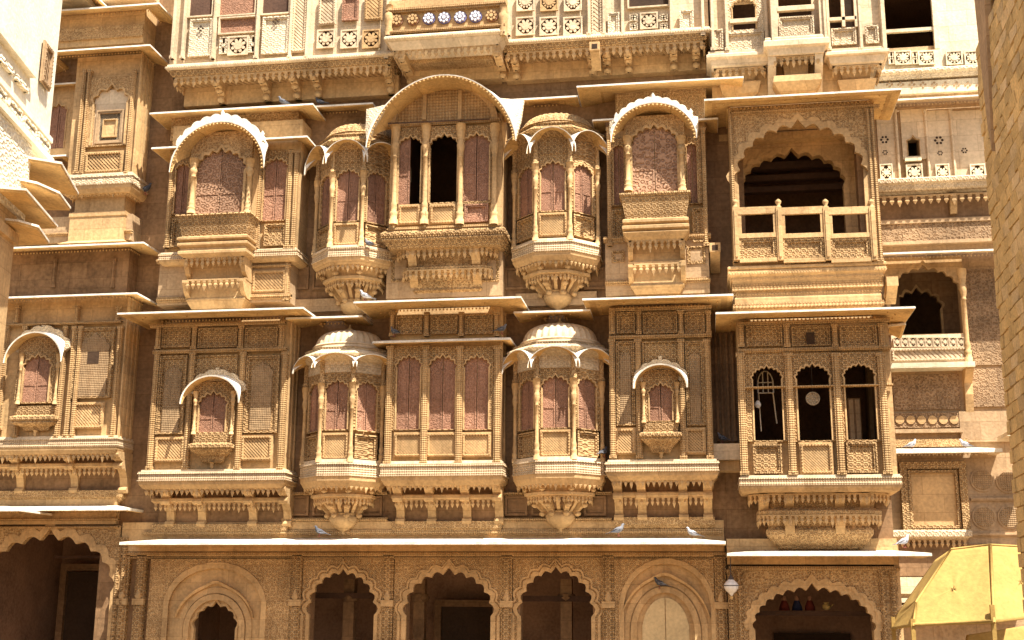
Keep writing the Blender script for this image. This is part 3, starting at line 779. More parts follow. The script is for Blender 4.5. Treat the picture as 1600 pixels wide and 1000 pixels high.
# ---- turrets
def turret(cx, W, fw, d, y, label, sun=True, m_d='pale', jal='diaper'):
    """y: dict of pixel heights read at the front face"""
    b = bayroot(cx, y['base'][1], d, 'turret_oriel', label)
    xc = X(cx, y['win'][1], d); foot = octfoot(xc, W, fw, d); zz = {k: [Z(cx, v, d) for v in vs] for k, vs in y.items()}; zz['dome'] = [Z(cx, v, d*0.55)+0.04 for v in y['dome']]
    core = offset_foot(foot, -0.09); mb = MB()
    sweep(mb, foot, [(-0.09, zz['win'][0]+0.25), (-0.09, zz['base'][0])]); link('turret_body', mb, 'stone', b)
    for i in range(5):
        p, q = foot[i], foot[i+1]; dx, dy = q[0]-p[0], q[1]-p[1]; L = math.hypot(dx, dy)
        if L < 0.2: continue
        F = Frame(p[0], p[1], math.atan2(dy, dx)); z0, z1 = zz['win'][1], zz['win'][0]
        mar = L*0.14 if i == 2 else L*0.17
        hgt = z1-z0
        zt = z1+0.30
        arch_panel(b, F, (0.0, L, z0-0.02, zt), (mar, L-mar, z0, z1), -0.06, 0, n=7, m='carved_fine')
        leaves(b, F, (mar, L-mar, z0, z1), -0.045, m='shutter')
        zp0, zp1 = zz['par'][1], zz['par'][0]
        if i == 2: jali(b, F, (mar*0.7, L-mar*0.7, zp0, zp1), 0.0, pitch=0.055, bar=0.028, t=0.03)
        else: carved_panel(b, F, (mar*0.7, L-mar*0.7, zp0, zp1), 0.0, 'carved_fine', 0.03)
        # bowed shade of this face
        zh0, zh1 = zz['horn'][0], zz['horn'][1]
        ex = 0.155
        canopy(b, F, -ex, L+ex, zh0 if i == 2 else zh0, zh1, -0.02, 0.30, rise=0.03, th=0.016, flare=0.05, beads_=False, name='arched_canopy', inner=0.80)
    for i in range(1, 5):
        x_, y_ = offset_foot(foot, 0.035)[i]
        column(b, x_, y_, zz['base'][0]+0.02, zz['win'][0]-0.02, 0.045, name='corner_column')
        mb = MB(); mb.lathe((x_, y_, zz['win'][0]-0.02), [(0.06, 0), (0.075, 0.05), (0.05, 0.1), (0.05, zz['horn'][1]-zz['win'][0]-0.05)], 8, pi/8); link('column_head', mb, 'carved', b)
    # roof that swells from the bowed shades up to the dome
    h1 = zz['horn'][1]; z0 = zz['dome'][0]; dz = z0-h1
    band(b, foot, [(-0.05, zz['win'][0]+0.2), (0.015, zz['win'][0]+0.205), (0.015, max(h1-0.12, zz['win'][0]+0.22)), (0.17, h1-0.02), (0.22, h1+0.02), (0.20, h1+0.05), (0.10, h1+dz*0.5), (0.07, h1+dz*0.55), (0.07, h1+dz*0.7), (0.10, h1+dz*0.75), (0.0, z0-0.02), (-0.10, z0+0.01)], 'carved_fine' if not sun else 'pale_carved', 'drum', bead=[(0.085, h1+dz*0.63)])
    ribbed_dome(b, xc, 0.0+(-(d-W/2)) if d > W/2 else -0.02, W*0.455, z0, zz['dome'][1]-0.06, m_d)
    floor_band(b, foot, zz['base'][0], zz['base'][1], o=0.09)
    # tapering pendant
    zt, zb = zz['base'][1]-0.12, zz['tip'][0]; hh = zt-zb
    fringe(b, foot, -0.0, zt+0.02, 0.17)
    R_ = d
    band(b, foot, [(-0.16, zt), (-0.22, zt-hh*0.22), (-0.15, zt-hh*0.24), (-0.15, zt-hh*0.30), (-0.30, zt-hh*0.33)], 'stone', 'pendant_tier')
    k = min(W/2, d)
    fringe(b, foot, -0.2, zt-hh*0.31, 0.14, pitch=0.09)
    band(b, foot, [(-0.44, zt-hh*0.30), (-0.50, zt-hh*0.50), (-k*0.72, zt-hh*0.70), (-k*0.80, zt-hh*0.85), (-k*0.90, zb+0.02)], 'worn', 'pendant_core')
    # curved ribs running down to the tip
    for i in range(1, 5):
        px_, py_ = offset_foot(foot, -0.14)[i]; cx_, cy_ = xc, -0.04
        dx, dy = px_-cx_, py_-cy_; L = math.hypot(dx, dy); F = Frame(cx_, cy_, math.atan2(dx, -dy))   # w along (dx,dy)
        P = [(0.06, zb+0.16)]
        for s_ in range(13):
            t = s_/12; P.append((0.26+(L-0.26)*t, zb+0.24+(zt-hh*0.06-zb-0.24)*(t**1.25)-0.05*sin(pi*t)))
        P += [(L-0.02, zt-0.02), (L*0.55, zt-0.02), (L*0.45, zt-hh*0.4), (0.10, zb+0.42)]
        mb = MB(); mb.prof(F, P, -0.05, 0.05)
        for t in (0.25, 0.55, 0.92):
            c = F(0, 0.26+(L-0.26)*t, zb+0.22+(zt-hh*0.06-zb-0.24)*(t**1.25)-0.05*sin(pi*t)); mb.lathe((c[0], c[1], c[2]-0.06), [(0.02, 0), (0.07, 0.03), (0.075, 0.07), (0.03, 0.11)], 6)
        link('pendant_rib', mb, 'stone', b)
    for i in range(1, 4):     # slimmer ribs in the middle of each front face
        f2 = offset_foot(foot, -0.2); px_, py_ = (f2[i][0]+f2[i+1][0])/2, (f2[i][1]+f2[i+1][1])/2
        dx, dy = px_-xc, py_+0.04; L = math.hypot(dx, dy)*0.82; F = Frame(xc, -0.04, math.atan2(dx, -dy)); z1 = zt-hh*0.34
        P = [(0.06, zb+0.2)]+[(0.24+(L*1.1-0.24)*t, zb+0.26+(z1-zb-0.26)*(t**1.15)) for t in (0, .2, .4, .6, .8, 1)]+[(L*0.6, z1), (0.08, zb+0.4)]
        mb = MB(); mb.prof(F, P, -0.035, 0.035); link('pendant_rib', mb, 'stone', b)
    mb = MB(); mb.lathe((xc, -0.16, zb-0.10), [(0.012, 0), (0.06, 0.04), (0.04, 0.07), (0.16, 0.13), (0.25, 0.20), (0.30, 0.29), (0.31, 0.36), (0.26, 0.40), (0.28, 0.44)], 14); link('drop_finial', mb, 'stone', b)
    return b
turret(525, 1.62, 0.64, 0.95, dict(dome=(548, 514), horn=(578, 556), win=(597, 671), par=(678, 716), base=(724, 744), tip=(825, 0)), 'domed half-round turret of the lower row between the wide bay and the three-window bay')
turret(868, 1.72, 0.72, 0.95, dict(dome=(540, 502), horn=(578, 546), win=(590, 668), par=(673, 712), base=(720, 740), tip=(822, 0)), 'domed half-round turret of the lower row directly under the hanging tip of another')
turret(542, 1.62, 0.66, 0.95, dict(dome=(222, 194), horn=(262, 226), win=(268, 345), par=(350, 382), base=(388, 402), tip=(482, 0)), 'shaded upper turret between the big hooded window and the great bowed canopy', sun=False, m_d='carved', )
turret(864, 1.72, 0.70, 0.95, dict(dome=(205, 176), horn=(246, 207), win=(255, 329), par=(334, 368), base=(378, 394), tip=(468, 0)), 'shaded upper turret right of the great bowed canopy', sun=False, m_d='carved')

# ================================================================= upper storey
# ---- u1 : big hooded window with a balcony box
b = bayroot(350, 470, d, 'oriel_window', 'upper oriel with a bulging carved window under a bowed hood, left of the shaded turret')
r = RC(262, 190, 466, 394, d); face_box(b, r, d)
eave(b, rfoot(X(270, 180, d), X(462, 180, d), d-0.25), 0.45, Z(355, 172, d+0.2), 0.10, lip=False)
mb = MB(); q = RC(268, 168, 466, 214, d-0.25); mb.box(F0, q[0], q[1], -0.02, d-0.25, q[2], q[3]); link('frieze', mb, 'carved', b)
eave(b, [(X(410, 220, d), -(d-0.1)), (X(410, 220, d), -d), (X(466, 220, d), -d), (X(466, 220, d), 0)], 0.30, Z(440, 217, d+0.3), 0.09, name='side_eave', lip=False)
eave(b, [(X(265, 230, d), 0), (X(265, 230, d), -d), (X(290, 230, d), -d), (X(290, 230, d), -(d-0.1))], 0.28, Z(262, 232, d+0.28), 0.09, name='side_eave', lip=False)
apanel(b, d, (402, 235, 456, 345), (412, 250, 447, 344), n=7)
apanel(b, d, (266, 240, 296, 335), (274, 258, 294, 334), n=5)
cpanel(b, d, 413, 350, 447, 384); cpanel(b, d, 268, 342, 290, 386)
for p in (266, 404, 452, 461): pil(b, d, p, 236, 388, 8)
# inner projecting window
D = d+0.42
q = RC(294, 205, 395, 345, D); mb = MB(); mb.box(F0, q[0]+0.02, q[1]-0.02, d-0.1, D-0.09, q[2], q[3]-0.12); link('window_body', mb, 'stone', b)
arch_panel(b, F0, RC(296, 206, 392, 340, D), RC(306, 237, 380, 338, D), D-0.08, D, n=9, m='carved'); leaves(b, F0, RC(306, 237, 380, 338, D), D-0.06, m='shutter_big')
for p in (301, 389): column(b, X(p, 290, D+0.06), -(D+0.05), Z(p, 335, D), Z(p, 250, D), 0.06)
h = RC(268, 191, 413, 272, D+0.38); canopy(b, F0, h[0], h[1], h[2]+0.1, h[3], d-0.05, D+0.38, rise=0.1, flare=0.16, crest=True, beads_=True, inner=0.72)
# ribbed crest behind the hood
def dome_crest(par, l, t, r_, bb, D, m='bleached'):
    q = RC(l, t, r_, bb, D); c = (q[0]+q[1])/2; a = (q[1]-q[0])/2; mb = MB()
    rings = []
    for k in range(7):
        tt = k/6; rings.append([(c+a*cos(pi-pi*i/20)*(1-0.10*tt), -(D-0.22*tt), q[2]+(q[3]-q[2])*(0.55+0.45*sin(tt*pi/2))*sin(pi*i/20)**0.8*(1+0.05*(i % 2))) for i in range(21)])
    mb.strip(rings, False, True)
    for i in (3, 10, 17):
        x = c+a*cos(pi-pi*i/20)*0.9; z = q[2]+(q[3]-q[2])*sin(pi*i/20)**0.8
        mb.lathe((x, -(D-0.2), z-0.03), [(0.05, 0), (0.03, 0.03), (0.05, 0.06), (0.01, 0.12)], 6)
    link('crest', mb, m, par)
#dome_crest(b, 303, 176, 402, 240, D+0.34, 'edge')
sx0, sx1 = X(282, 360, D+0.1), X(386, 360, D+0.1)
bf = [(sx0, -(d-0.05)), (sx0, -(D+0.1)), (sx1, -(D+0.1)), (sx1, -(d-0.05))]
z = lambda y_: Z(335, y_, D+0.1)
band(b, bf, [(0.09, z(335)), (0.10, z(337)), (0.07, z(339)), (-0.03, z(366)), (-0.03, z(368))], 'carved_fine', 'balcony_box')
band(b, bf, [(0.0, z(368)), (0.05, z(370)), (0.05, z(373)), (-0.02, z(376)), (0.04, z(379)), (0.04, z(382)), (-0.02, z(386)), (-0.02, z(389)), (0.02, z(391)), (0.02, z(395)), (-0.08, z(400))], 'stone', 'box_moulding')
fringe(b, bf, -0.08, z(399), 0.2, pitch=0.125); fringe(b, bf, -0.12, z(433), 0.2, pitch=0.125)
cf = [(sx0+0.13, -0.1), (sx0+0.13, -(D-0.24)), (sx1-0.13, -(D-0.24)), (sx1-0.13, -0.1)]
band(b, cf, [(0, z(396)), (-0.01, z(428)), (0.07, z(430)), (0.07, z(433)), (-0.02, z(436)), (0.0, z(458)), (0.04, z(462)), (-0.06, z(475))], 'stone', 'corbel_block')
for s_ in (sx0+0.12, sx1-0.12):
    for a_, c_ in ((400, 430), (434, 460)):
        mb = MB(); mb.prof(F0, [(d-0.1, z(c_)), (d+0.12, z(c_)), (d+0.20, z(c_)+0.05), (d+0.30, z(c_)+0.12), (D, z(a_)-0.06), (D, z(a_)), (d-0.1, z(a_))], s_-0.05, s_+0.05); link('bracket', mb, 'stone', b)
# base of the whole bay
floor_band(b, rfoot(r[0], r[1], d), Z(420, 392, d), Z(420, 401, d), o=0.07)
q = RC(248, 405, 452, 474, d-0.12); mb = MB(); mb.box(F0, q[0], q[1], -0.02, d-0.12, q[2], q[3]); link('plinth_block', mb, 'rose', b)
jali(b, F0, RC(396, 424, 446, 456, d-0.12), d-0.10, pitch=0.075, bar=0.03); rail(b, d-0.12, 392, 455, 416, 5); rail(b, d-0.12, 246, 455, 466, 9); rail(b, d-0.12, 246, 290, 408, 8)
pil(b, d-0.12, 449, 405, 470, 8)
# ---- u3 : great bowed canopy
b = bayroot(692, 365, d, 'oriel_window', 'large open balcony under the great bowed canopy, two shutters ajar on darkness')
D = 0.98
r = RC(608, 178, 783, 362, D)
opn = [RC(623, 216, 657, 318, D), RC(672, 213, 714, 316, D), RC(724, 212, 764, 314, D)]
face_box(b, (r[0], r[1], r[2], r[3]), D, [(o[0]-0.03, o[1]+0.03, o[2]-0.02, o[3]+0.1) for o in opn], back=0)
HOLES.append((r[0]+0.15, r[1]-0.15, Z(690, 330, D), Z(690, 200, 0)+0.5))
for i, o in enumerate(((623, 216, 657, 318), (672, 213, 714, 316), (724, 212, 764, 314))):
    lv = [(1, 0), (0, 0), (1, 1)][i]
    apanel(b, D, (o[0]-9, 196, o[2]+9, 318), o, n=7, shut='shutter' if i != 1 else None, lv=lv)
for p in (616, 664, 719, 772): column(b, X(p, 290, D+0.07), -(D+0.06), Z(p, 352, D), Z(p, 196, D), 0.062)
rail(b, D, 608, 782, 192, 6)
jpanel(b, D, 624, 321, 656, 349, pitch=0.06, bar=0.03); jpanel(b, D, 673, 320, 712, 348, pitch=0.06, bar=0.03); cpanel(b, D, 726, 319, 763, 347, 'shutter')
rail(b, D, 606, 783, 356, 6)
# tympanum
t_ = RC(618, 137, 768, 190, D); c = (t_[0]+t_[1])/2
mb = MB(); N = 20; mb.prism(F0, [(t_[0], t_[2])]+[(c-(t_[1]-t_[0])/2*cos(pi*i/N), t_[2]+(t_[3]-t_[2])*sin(pi*i/N)) for i in range(1, N)]+[(t_[1], t_[2])], D-0.12, D-0.06); link('tympanum', mb, 'diaper', b)
mb = MB()
for i in range(N):
    a0, a1 = pi*i/N, pi*(i+1)/N; k = 1.13
    mb.prism(F0, [(c-(t_[1]-t_[0])/2*cos(a0), t_[2]+(t_[3]-t_[2])*sin(a0)), (c-(t_[1]-t_[0])/2*cos(a1), t_[2]+(t_[3]-t_[2])*sin(a1)), (c-(t_[1]-t_[0])/2*k*cos(a1), t_[2]+(t_[3]-t_[2])*k*sin(a1)), (c-(t_[1]-t_[0])/2*k*cos(a0), t_[2]+(t_[3]-t_[2])*k*sin(a0))], D-0.1, D+0.02)
link('tympanum_arch', mb, 'stone', b)
for p in (664, 719): bars(b, D-0.06, [(p-3, 142, p+3, 188)], name='tympanum_post')
mb = MB(); p0, p1 = PT(606, 193, D+0.2), PT(765, 186, D+0.2); mb.tube((p0[0], -(D+0.2), p0[1]), (p1[0], -(D+0.2), p1[1]), 0.016); link('iron_bar', mb, 'beam', b)
h = RC(575, 118, 805, 224, D+0.62); canopy(b, F0, h[0], h[1], h[2], h[3], 0.05, D+0.62, rise=0.12, flare=0.16, th=0.025, inner=0.80, n=34, pe=1.22)
# white horns where the bowed roof turns to the sides
for sx in (-1, 1):
    e = h[1] if sx > 0 else h[0]; mb = MB(); zt = Z(795, 154, D+0.5)
    y_ = D+0.60
    A = [F0(e, y_, h[2]), F0(e-sx*0.12, y_, h[2]+(zt-h[2])*0.45), F0(e-sx*0.42, y_-0.02, zt), F0(e+sx*0.13, y_-0.30, zt+0.03), F0(e+sx*0.09, y_-0.15, h[2]+(zt-h[2])*0.5)]
    Bk = [(x_, yy+0.12, zz_+0.02) for x_, yy, zz_ in A]
    mb.add(A+Bk, [(0, 1, 2, 3, 4), (9, 8, 7, 6, 5)]+[(i, (i+1) % 5, (i+1) % 5+5, i+5) for i in range(5)]); link('canopy_horn', mb, 'bleached', b)
band(b, rfoot(r[0]-0.02, r[1]+0.02, D), [(0, Z(690, 357, D)), (0.06, Z(690, 360, D)), (0.10, Z(690, 363, D)), (0.10, Z(690, 367, D)), (0.05, Z(690, 370, D)), (0.08, Z(690, 373, D)), (0.0, Z(690, 380, D)), (-0.05, Z(690, 385, D))], 'carved_fine', 'base_moulding', bead=[(0.10, Z(690, 368, D)-0.03)])
foot = cfoot(r[0], r[1], D, 0.3); z = lambda y_: Z(690, y_, D)
fringe(b, foot, -0.12, z(384), 0.2, pitch=0.125)
band(b, foot, [(-0.34, z(382)), (-0.38, z(408)), (-0.26, z(411)), (-0.26, z(414)), (-0.48, z(418)), (-0.50, z(440)), (-0.46, z(444)), (-0.70, z(462)), (-0.9, z(470))], 'carved', 'tapered_base')
fringe(b, foot, -0.24, z(415), 0.21, pitch=0.125)
for p in (640, 740):
    mb = MB(); x = X(p, 400, D); t1 = D-0.14
    for a_, c_, w1_, w0_ in ((386, 412, t1, 0.60), (416, 446, t1-0.2, 0.35)):
        mb.prof(F0, [(0.1, z(c_)), (w0_, z(c_)), (w0_+0.08, z(c_)+0.05), (w1_, z(a_)-0.07), (w1_, z(a_)), (0.1, z(a_))], x-0.09, x+0.09)
    link('bracket', mb, 'stone', b)
q = RC(606, 395, 786, 466, d-0.35); mb = MB(); mb.box(F0, q[0], q[1], -0.02, d-0.25, q[2], q[3]); link('plinth_block', mb, 'rose', b)
cpanel(b, d-0.25, 612, 402, 640, 440); cpanel(b, d-0.25, 752, 402, 780, 440)
# ---- u4
d4 = 0.62
b = bayroot(1030, 360, d4, 'oriel_window', 'upper oriel with a tall carved window under a white-crested hood, left of the corner tower')
r = RC(950, 190, 1104, 392, d4); face_box(b, r, d4)
eave(b, rfoot(X(960, 145, 0.5), X(1104, 145, 0.5), 0.3), 0.75, Z(1010, 131, 1.05), 0.14, lip=False)
mb = MB(); q = RC(962, 140, 1104, 205, 0.3); mb.box(F0, q[0], q[1], -0.02, 0.4, q[2], q[3]); link('frieze', mb, 'carved', b)
for l, rr in ((936, 968), (1080, 1106)):
    eave(b, [(X(l+6, 190, d4), -(0.0)), (X(l+6, 190, d4), -(d4-0.05)), (X(rr, 190, d4), -(d4-0.05)), (X(rr, 190, d4), 0)], 0.2, Z((l+rr)/2, 187, d4+0.2), 0.06, name='side_eave', lip=False)
apanel(b, d4, (952, 215, 978, 322), (959, 228, 975, 320), n=5); apanel(b, d4, (1068, 212, 1096, 318), (1074, 225, 1089, 317), n=5)
for p in (952, 982, 1066, 1101): pil(b, d4, p, 200, 385, 7)
cpanel(b, d4, 956, 328, 978, 380); cpanel(b, d4, 1082, 325, 1100, 378)
D = d4+0.38
q = RC(974, 180, 1072, 310, D); mb = MB(); mb.box(F0, q[0]+0.02, q[1]-0.02, d4-0.1, D-0.09, q[2], q[3]-0.1); link('window_body', mb, 'stone', b)
arch_panel(b, F0, RC(976, 180, 1070, 303, D), RC(988, 200, 1058, 302, D), D-0.08, D, n=9, m='carved'); leaves(b, F0, RC(988, 200, 1058, 302, D), D-0.06, m='shutter_big')
for p in (981, 1065): column(b, X(p, 250, D+0.06), -(D+0.05), Z(p, 300, D), Z(p, 215, D), 0.06)
h = RC(955, 161, 1087, 222, D+0.38); canopy(b, F0, h[0], h[1], h[2]+0.05, h[3], d4-0.05, D+0.38, rise=0.1, flare=0.16, inner=0.74, crest=True)
#dome_crest(b, 974, 142, 1066, 195, D+0.34, 'edge')
for sx in (-1, 1):
    e = h[1] if sx > 0 else h[0]; mb = MB(); zt = Z(1080, 180, D+0.3); y_ = D+0.36
    A = [F0(e, y_, h[2]+0.05), F0(e-sx*0.05, y_, h[2]+(zt-h[2])*0.5), F0(e-sx*0.17, y_-0.02, zt), F0(e+sx*0.05, y_-0.2, zt+0.02), F0(e+sx*0.05, y_-0.1, h[2]+(zt-h[2])*0.5)]
    Bk = [(x_, yy+0.1, zz_+0.02) for x_, yy, zz_ in A]
    mb.add(A+Bk, [(0, 1, 2, 3, 4), (9, 8, 7, 6, 5)]+[(i, (i+1) % 5, (i+1) % 5+5, i+5) for i in range(5)]); link('canopy_horn', mb, 'bleached', b)
sx0, sx1 = X(974, 330, D+0.1), X(1074, 330, D+0.1)
bf = [(sx0, -(d4-0.05)), (sx0, -(D+0.1)), (sx1, -(D+0.1)), (sx1, -(d4-0.05))]
z = lambda y_: Z(1024, y_, D+0.1)
band(b, bf, [(0.07, z(301)), (0.08, z(304)), (0.05, z(306)), (-0.04, z(338)), (-0.04, z(340))], 'carved_fine', 'balcony_box')
band(b, bf, [(-0.02, z(340)), (0.02, z(342)), (0.02, z(346)), (-0.04, z(349)), (0.03, z(352)), (0.03, z(356)), (-0.04, z(359)), (0.02, z(362)), (-0.04, z(368)), (-0.10, z(372))], 'stone', 'box_moulding')
fringe(b, bf, -0.10, z(372), 0.2, pitch=0.125); fringe(b, bf, -0.14, z(408), 0.2, pitch=0.125)
cf = [(sx0+0.14, -0.1), (sx0+0.14, -(D-0.22)), (sx1-0.14, -(D-0.22)), (sx1-0.14, -0.1)]
band(b, cf, [(0, z(370)), (-0.01, z(400)), (0.07, z(403)), (0.07, z(407)), (-0.02, z(410)), (0.0, z(436)), (0.04, z(440)), (-0.06, z(452))], 'stone', 'corbel_block')
for s_ in (sx0+0.12, sx1-0.12):
    for a_, c_ in ((374, 403), (409, 436)):
        mb = MB(); mb.prof(F0, [(d4-0.1, z(c_)), (d4+0.12, z(c_)), (d4+0.20, z(c_)+0.05), (d4+0.26, z(c_)+0.12), (D-0.02, z(a_)-0.06), (D-0.02, z(a_)), (d4-0.1, z(a_))], s_-0.05, s_+0.05); link('bracket', mb, 'stone', b)
q = RC(946, 372, 1108, 460, d4-0.02); mb = MB(); mb.box(F0, q[0], q[1], -0.02, d4-0.02, q[2], q[3]); link('plinth_block', mb, 'rose', b)
rail(b, d4-0.02, 943, 1111, 372, 9); rail(b, d4-0.02, 946, 1110, 440, 7)
cpanel(b, d4-0.02, 956, 392, 976, 410); cpanel(b, d4-0.02, 1074, 385, 1102, 412)
spout(man, 1117, 396, 0.35, 0.4)

# ================================================================= corner tower (right)
dt = 1.05
b = bayroot(1280, 760, dt, 'tower_oriel', 'broad corner oriel with three arched openings, a round disc hanging in the middle one')
r = RC(1155, 495, 1396, 750, dt)
ops = [(1178, 575, 1222, 688), (1247, 572, 1297, 688), (1322, 571, 1368, 687)]
po = [RC(*o, dt) for o in ops]
face_box(b, r, dt, [(o[0]-0.02, o[1]+0.02, o[2]-0.02, o[3]+0.06) for o in po], name='tower_body')
HOLES.append((r[0]+0.2, r[1]-0.2, r[2]+0.3, r[3]-0.1))
eave(b, rfoot(r[0]+0.25, r[1]-0.25, dt), 0.65, Z(1268, 487, dt+0.65), 0.06)
rail(b, dt, 1153, 1392, 546, 6); rail(b, dt, 1152, 1390, 503, 6)
for p in (1158, 1229, 1304, 1377): pil(b, dt, p, 506, 543, 8)
for l, rr in ((1166, 1222), (1237, 1297), (1312, 1370)): cpanel(b, dt, l, 509, rr, 541, 'carved_fine')
mb = MB(); q = RC(1260, 519, 1273, 538, dt+0.03); mb.box(F0, q[0], q[1], dt, dt+0.012, q[2], q[3]); link('vent_opening', mb, 'hole', b)
for o in ops: apanel(b, dt, (o[0]-16, 550, o[2]+16, 690), o, n=9, m='carved_fine', shut=None)
for p in (1160, 1235, 1310, 1381): pil(b, dt, p, 552, 742, 11, proud=0.07)
rail(b, dt, 1157, 1395, 604, 3, proud=0.05)
cpanel(b, dt, 1177, 694, 1222, 740, 'carved_fine'); jpanel(b, dt, 1252, 693, 1300, 739, pitch=0.055, bar=0.03); cpanel(b, dt, 1323, 691, 1371, 739, 'carved_fine')
foot = rfoot(r[0], r[1], dt)
floor_band(b, foot, Z(1280, 746, dt), Z(1280, 758, dt), o=0.06); foot = cfoot(r[0], r[1], dt, 0.38)
z = lambda y_: Z(1280, y_, dt)
fringe(b, foot, -0.12, z(770), 0.17); fringe(b, foot, -0.28, z(802), 0.19)
band(b, foot, [(-0.34, z(764)), (-0.42, z(790)), (-0.28, z(796)), (-0.28, z(801)), (-0.46, z(806)), (-0.50, z(820)), (-0.44, z(826)), (-0.45, z(833)), (-0.55, z(845)), (-0.70, z(855)), (-0.95, z(863))], 'carved', 'tapered_base')
for p in (1195, 1235, 1315, 1355):
    x = X(p, 790, dt); mb = MB(); k = 0 if p in (1235, 1315) else 1
    for a_, c_, w1_, w0_ in ((770, 796, dt-0.14, dt-0.5), (803, 836, dt-0.34, dt-0.52)):
        if p in (1195, 1355) and a_ == 803: continue
        xx = x
        mb.prof(F0, [(0.1, z(c_)), (w0_, z(c_)), (w0_+0.08, z(c_)+0.05), (w1_, z(a_)-0.07), (w1_, z(a_)), (0.1, z(a_))], xx-0.09, xx+0.09)
    link('bracket', mb, 'stone', b)
# things that hang inside the three openings are built further down
# upper tower balcony
b = bayroot(1260, 480, dt, 'tower_balcony', 'open corner balcony with one wide scalloped arch over a panelled railing')
D = dt
r = RC(1142, 158, 1372, 412, D); ro = (1153, 193, 1348, 322); o = RC(*ro, D)
opn2 = RC(1153, 193, 1352, 372, D)
wall_grid(b, r[0], r[1], r[2], r[3], [(o[0]-0.02, o[1]+0.02, Z(1250, 371, D), o[3]+0.1)], y0=-(D-0.09), th=0.08, m='stone', name='balcony_body')
mb = MB(); mb.box(F0, r[0], r[0]+0.1, -0.02, D-0.171, r[2], r[3]); mb.box(F0, r[1]-0.1, r[1], -0.02, D-0.171, r[2], r[2]+0.9); mb.box(F0, r[0]+0.101, r[1]-0.101, -0.02, D-0.171, r[2], r[2]+0.12); mb.box(F0, r[0]+0.101, r[1], -0.02, D-0.171, r[3]-0.2, r[3]); 
mb.box(F0, r[1]-0.1, r[1], 0.0, 0.14, r[2]+0.9, r[3]-0.2)
link('balcony_side', mb, 'stone', b)
arch_panel(b, F0, (r[0]+0.02, r[1]-0.02, Z(1250, 371, D)-0.2, Z(1250, 162, D)), (o[0], o[1], Z(1250, 371, D)-0.2, o[3]), D-0.08, D, zs=Z(1250, 285, D), n=13, m='carved', k=0.36)
for p in (1145, 1362, 1369): pil(b, D, p, 170, 410, 6, proud=0.05)
rail(b, D, 1140, 1374, 172, 5)
eave(b, rfoot(r[0]+0.02, r[1]-0.02, D), 0.50, Z(1245, 150, D+0.5), 0.06)
HOLES.append((r[0]+0.3, r[1]-0.25, r[2]+0.2, Z(1250, 165, 0)+0.1))
# second arch further in, seen through the first
bk = RC(1140, 150, 1400, 420, -0.3); bk = (bk[0], X(1362, 300, 0)-0.32, bk[2], bk[3])
ob = RC(1162, 238, 1318, 330, -0.3)
arch_panel(b, F0, (bk[0]-0.3, bk[1]+0.3, bk[2]-0.3, bk[3]+0.5), (ob[0], ob[1], bk[2]-0.3, ob[3]), -0.55, -0.35, n=11, m='stone', zs=Z(1240, 290, -0.3), k=0.33)
mb = MB(); mb.box(F0, bk[0]-0.2, bk[1]+0.2, -0.34, 0.02, Z(1240, 218, -0.1), Z(1240, 208, -0.1)); link('lintel_beam', mb, 'stone', b)
for yy, hh in ((262, 0.1), (280, 0.08), (298, 0.08)):
    mb = MB(); mb.box(F0, ob[0]-0.2, ob[1]+0.4, -1.6+0.02*hh, -1.4, Z(1240, yy, -1.4), Z(1240, yy, -1.4)+hh*1.6); link('ceiling_beam', mb, 'beam', b)
# railing
y0r, y1r = 322, 372
for p in (1150, 1218, 1292, 1364):
    x = X(p, 365, D+0.04); h0, h1 = Z(p, 408, D), Z(p, 325, D); mb = MB(); mb.box(F0, x-0.055, x+0.055, D+0.005, D+0.11, h0, h1)
    mb.box(F0, x-0.025, x+0.025, D+0.11, D+0.13, h0+0.06, h1-0.06)
    link('railing_post', mb, 'stone', b)
    mb = MB(); mb.lathe((x, -(D+0.055), h1), [(0.05, 0), (0.05, 0.02), (0.03, 0.04), (0.06, 0.09), (0.06, 0.13), (0.02, 0.17)], 8); link('post_knob', mb, 'stone', b)
for a_, c_ in ((1150, 1218), (1218, 1292), (1292, 1364)):
    x0, x1 = X(a_, 365, D+0.04)+0.056, X(c_, 365, D+0.04)-0.056
    for ya, yb, nm in ((325, 336, 'railing_top'), (366, 373, 'railing_middle'), (405, 411, 'railing_foot')):
        mb = MB(); mb.box(F0, x0, x1, D+0.02, D+0.09, Z((a_+c_)/2, yb, D), Z((a_+c_)/2, ya, D)); link(nm, mb, 'stone', b)
    for xx in (x0+0.03, x1-0.03):
        mb = MB(); mb.box(F0, xx-0.03, xx+0.03, D+0.03, D+0.08, Z((a_+c_)/2, 365.9, D), Z((a_+c_)/2, 336.1, D)); link('railing_stile', mb, 'stone', b)
    carved_panel(b, F0, (x0, x1, Z((a_+c_)/2, 405, D), Z((a_+c_)/2, 373.2, D)), D+0.04, 'carved_fine', 0.04)
foot = rfoot(X(1140, 415, D), X(1382, 415, D), D); z = lambda y_: Z(1260, y_, D)
band(b, foot, [(0, z(412)), (0.04, z(414)), (0.04, z(417)), (0.0, z(419)), (0.03, z(421)), (0.03, z(426)), (-0.03, z(429)), (-0.05, z(436)), (-0.08, z(440)), (-0.08, z(447)), (-0.12, z(450)), (-0.10, z(459)), (-0.08, z(462)), (-0.08, z(470)), (-0.1, z(484))], 'stone', 'stepped_base', bead=[(0.03, z(424)), (-0.02, z(433)), (-0.055, z(441)), (-0.08, z(456)), (-0.06, z(472))])
for yy in (447, 476):
    band(b, foot, [(-0.10, z(yy-3)), (-0.04, z(yy-2.5)), (-0.04, z(yy+2.5)), (-0.1, z(yy+3))], 'diaper', 'drilled_band')
spout(man, 1393, 443, 0.9, 0.12, False)
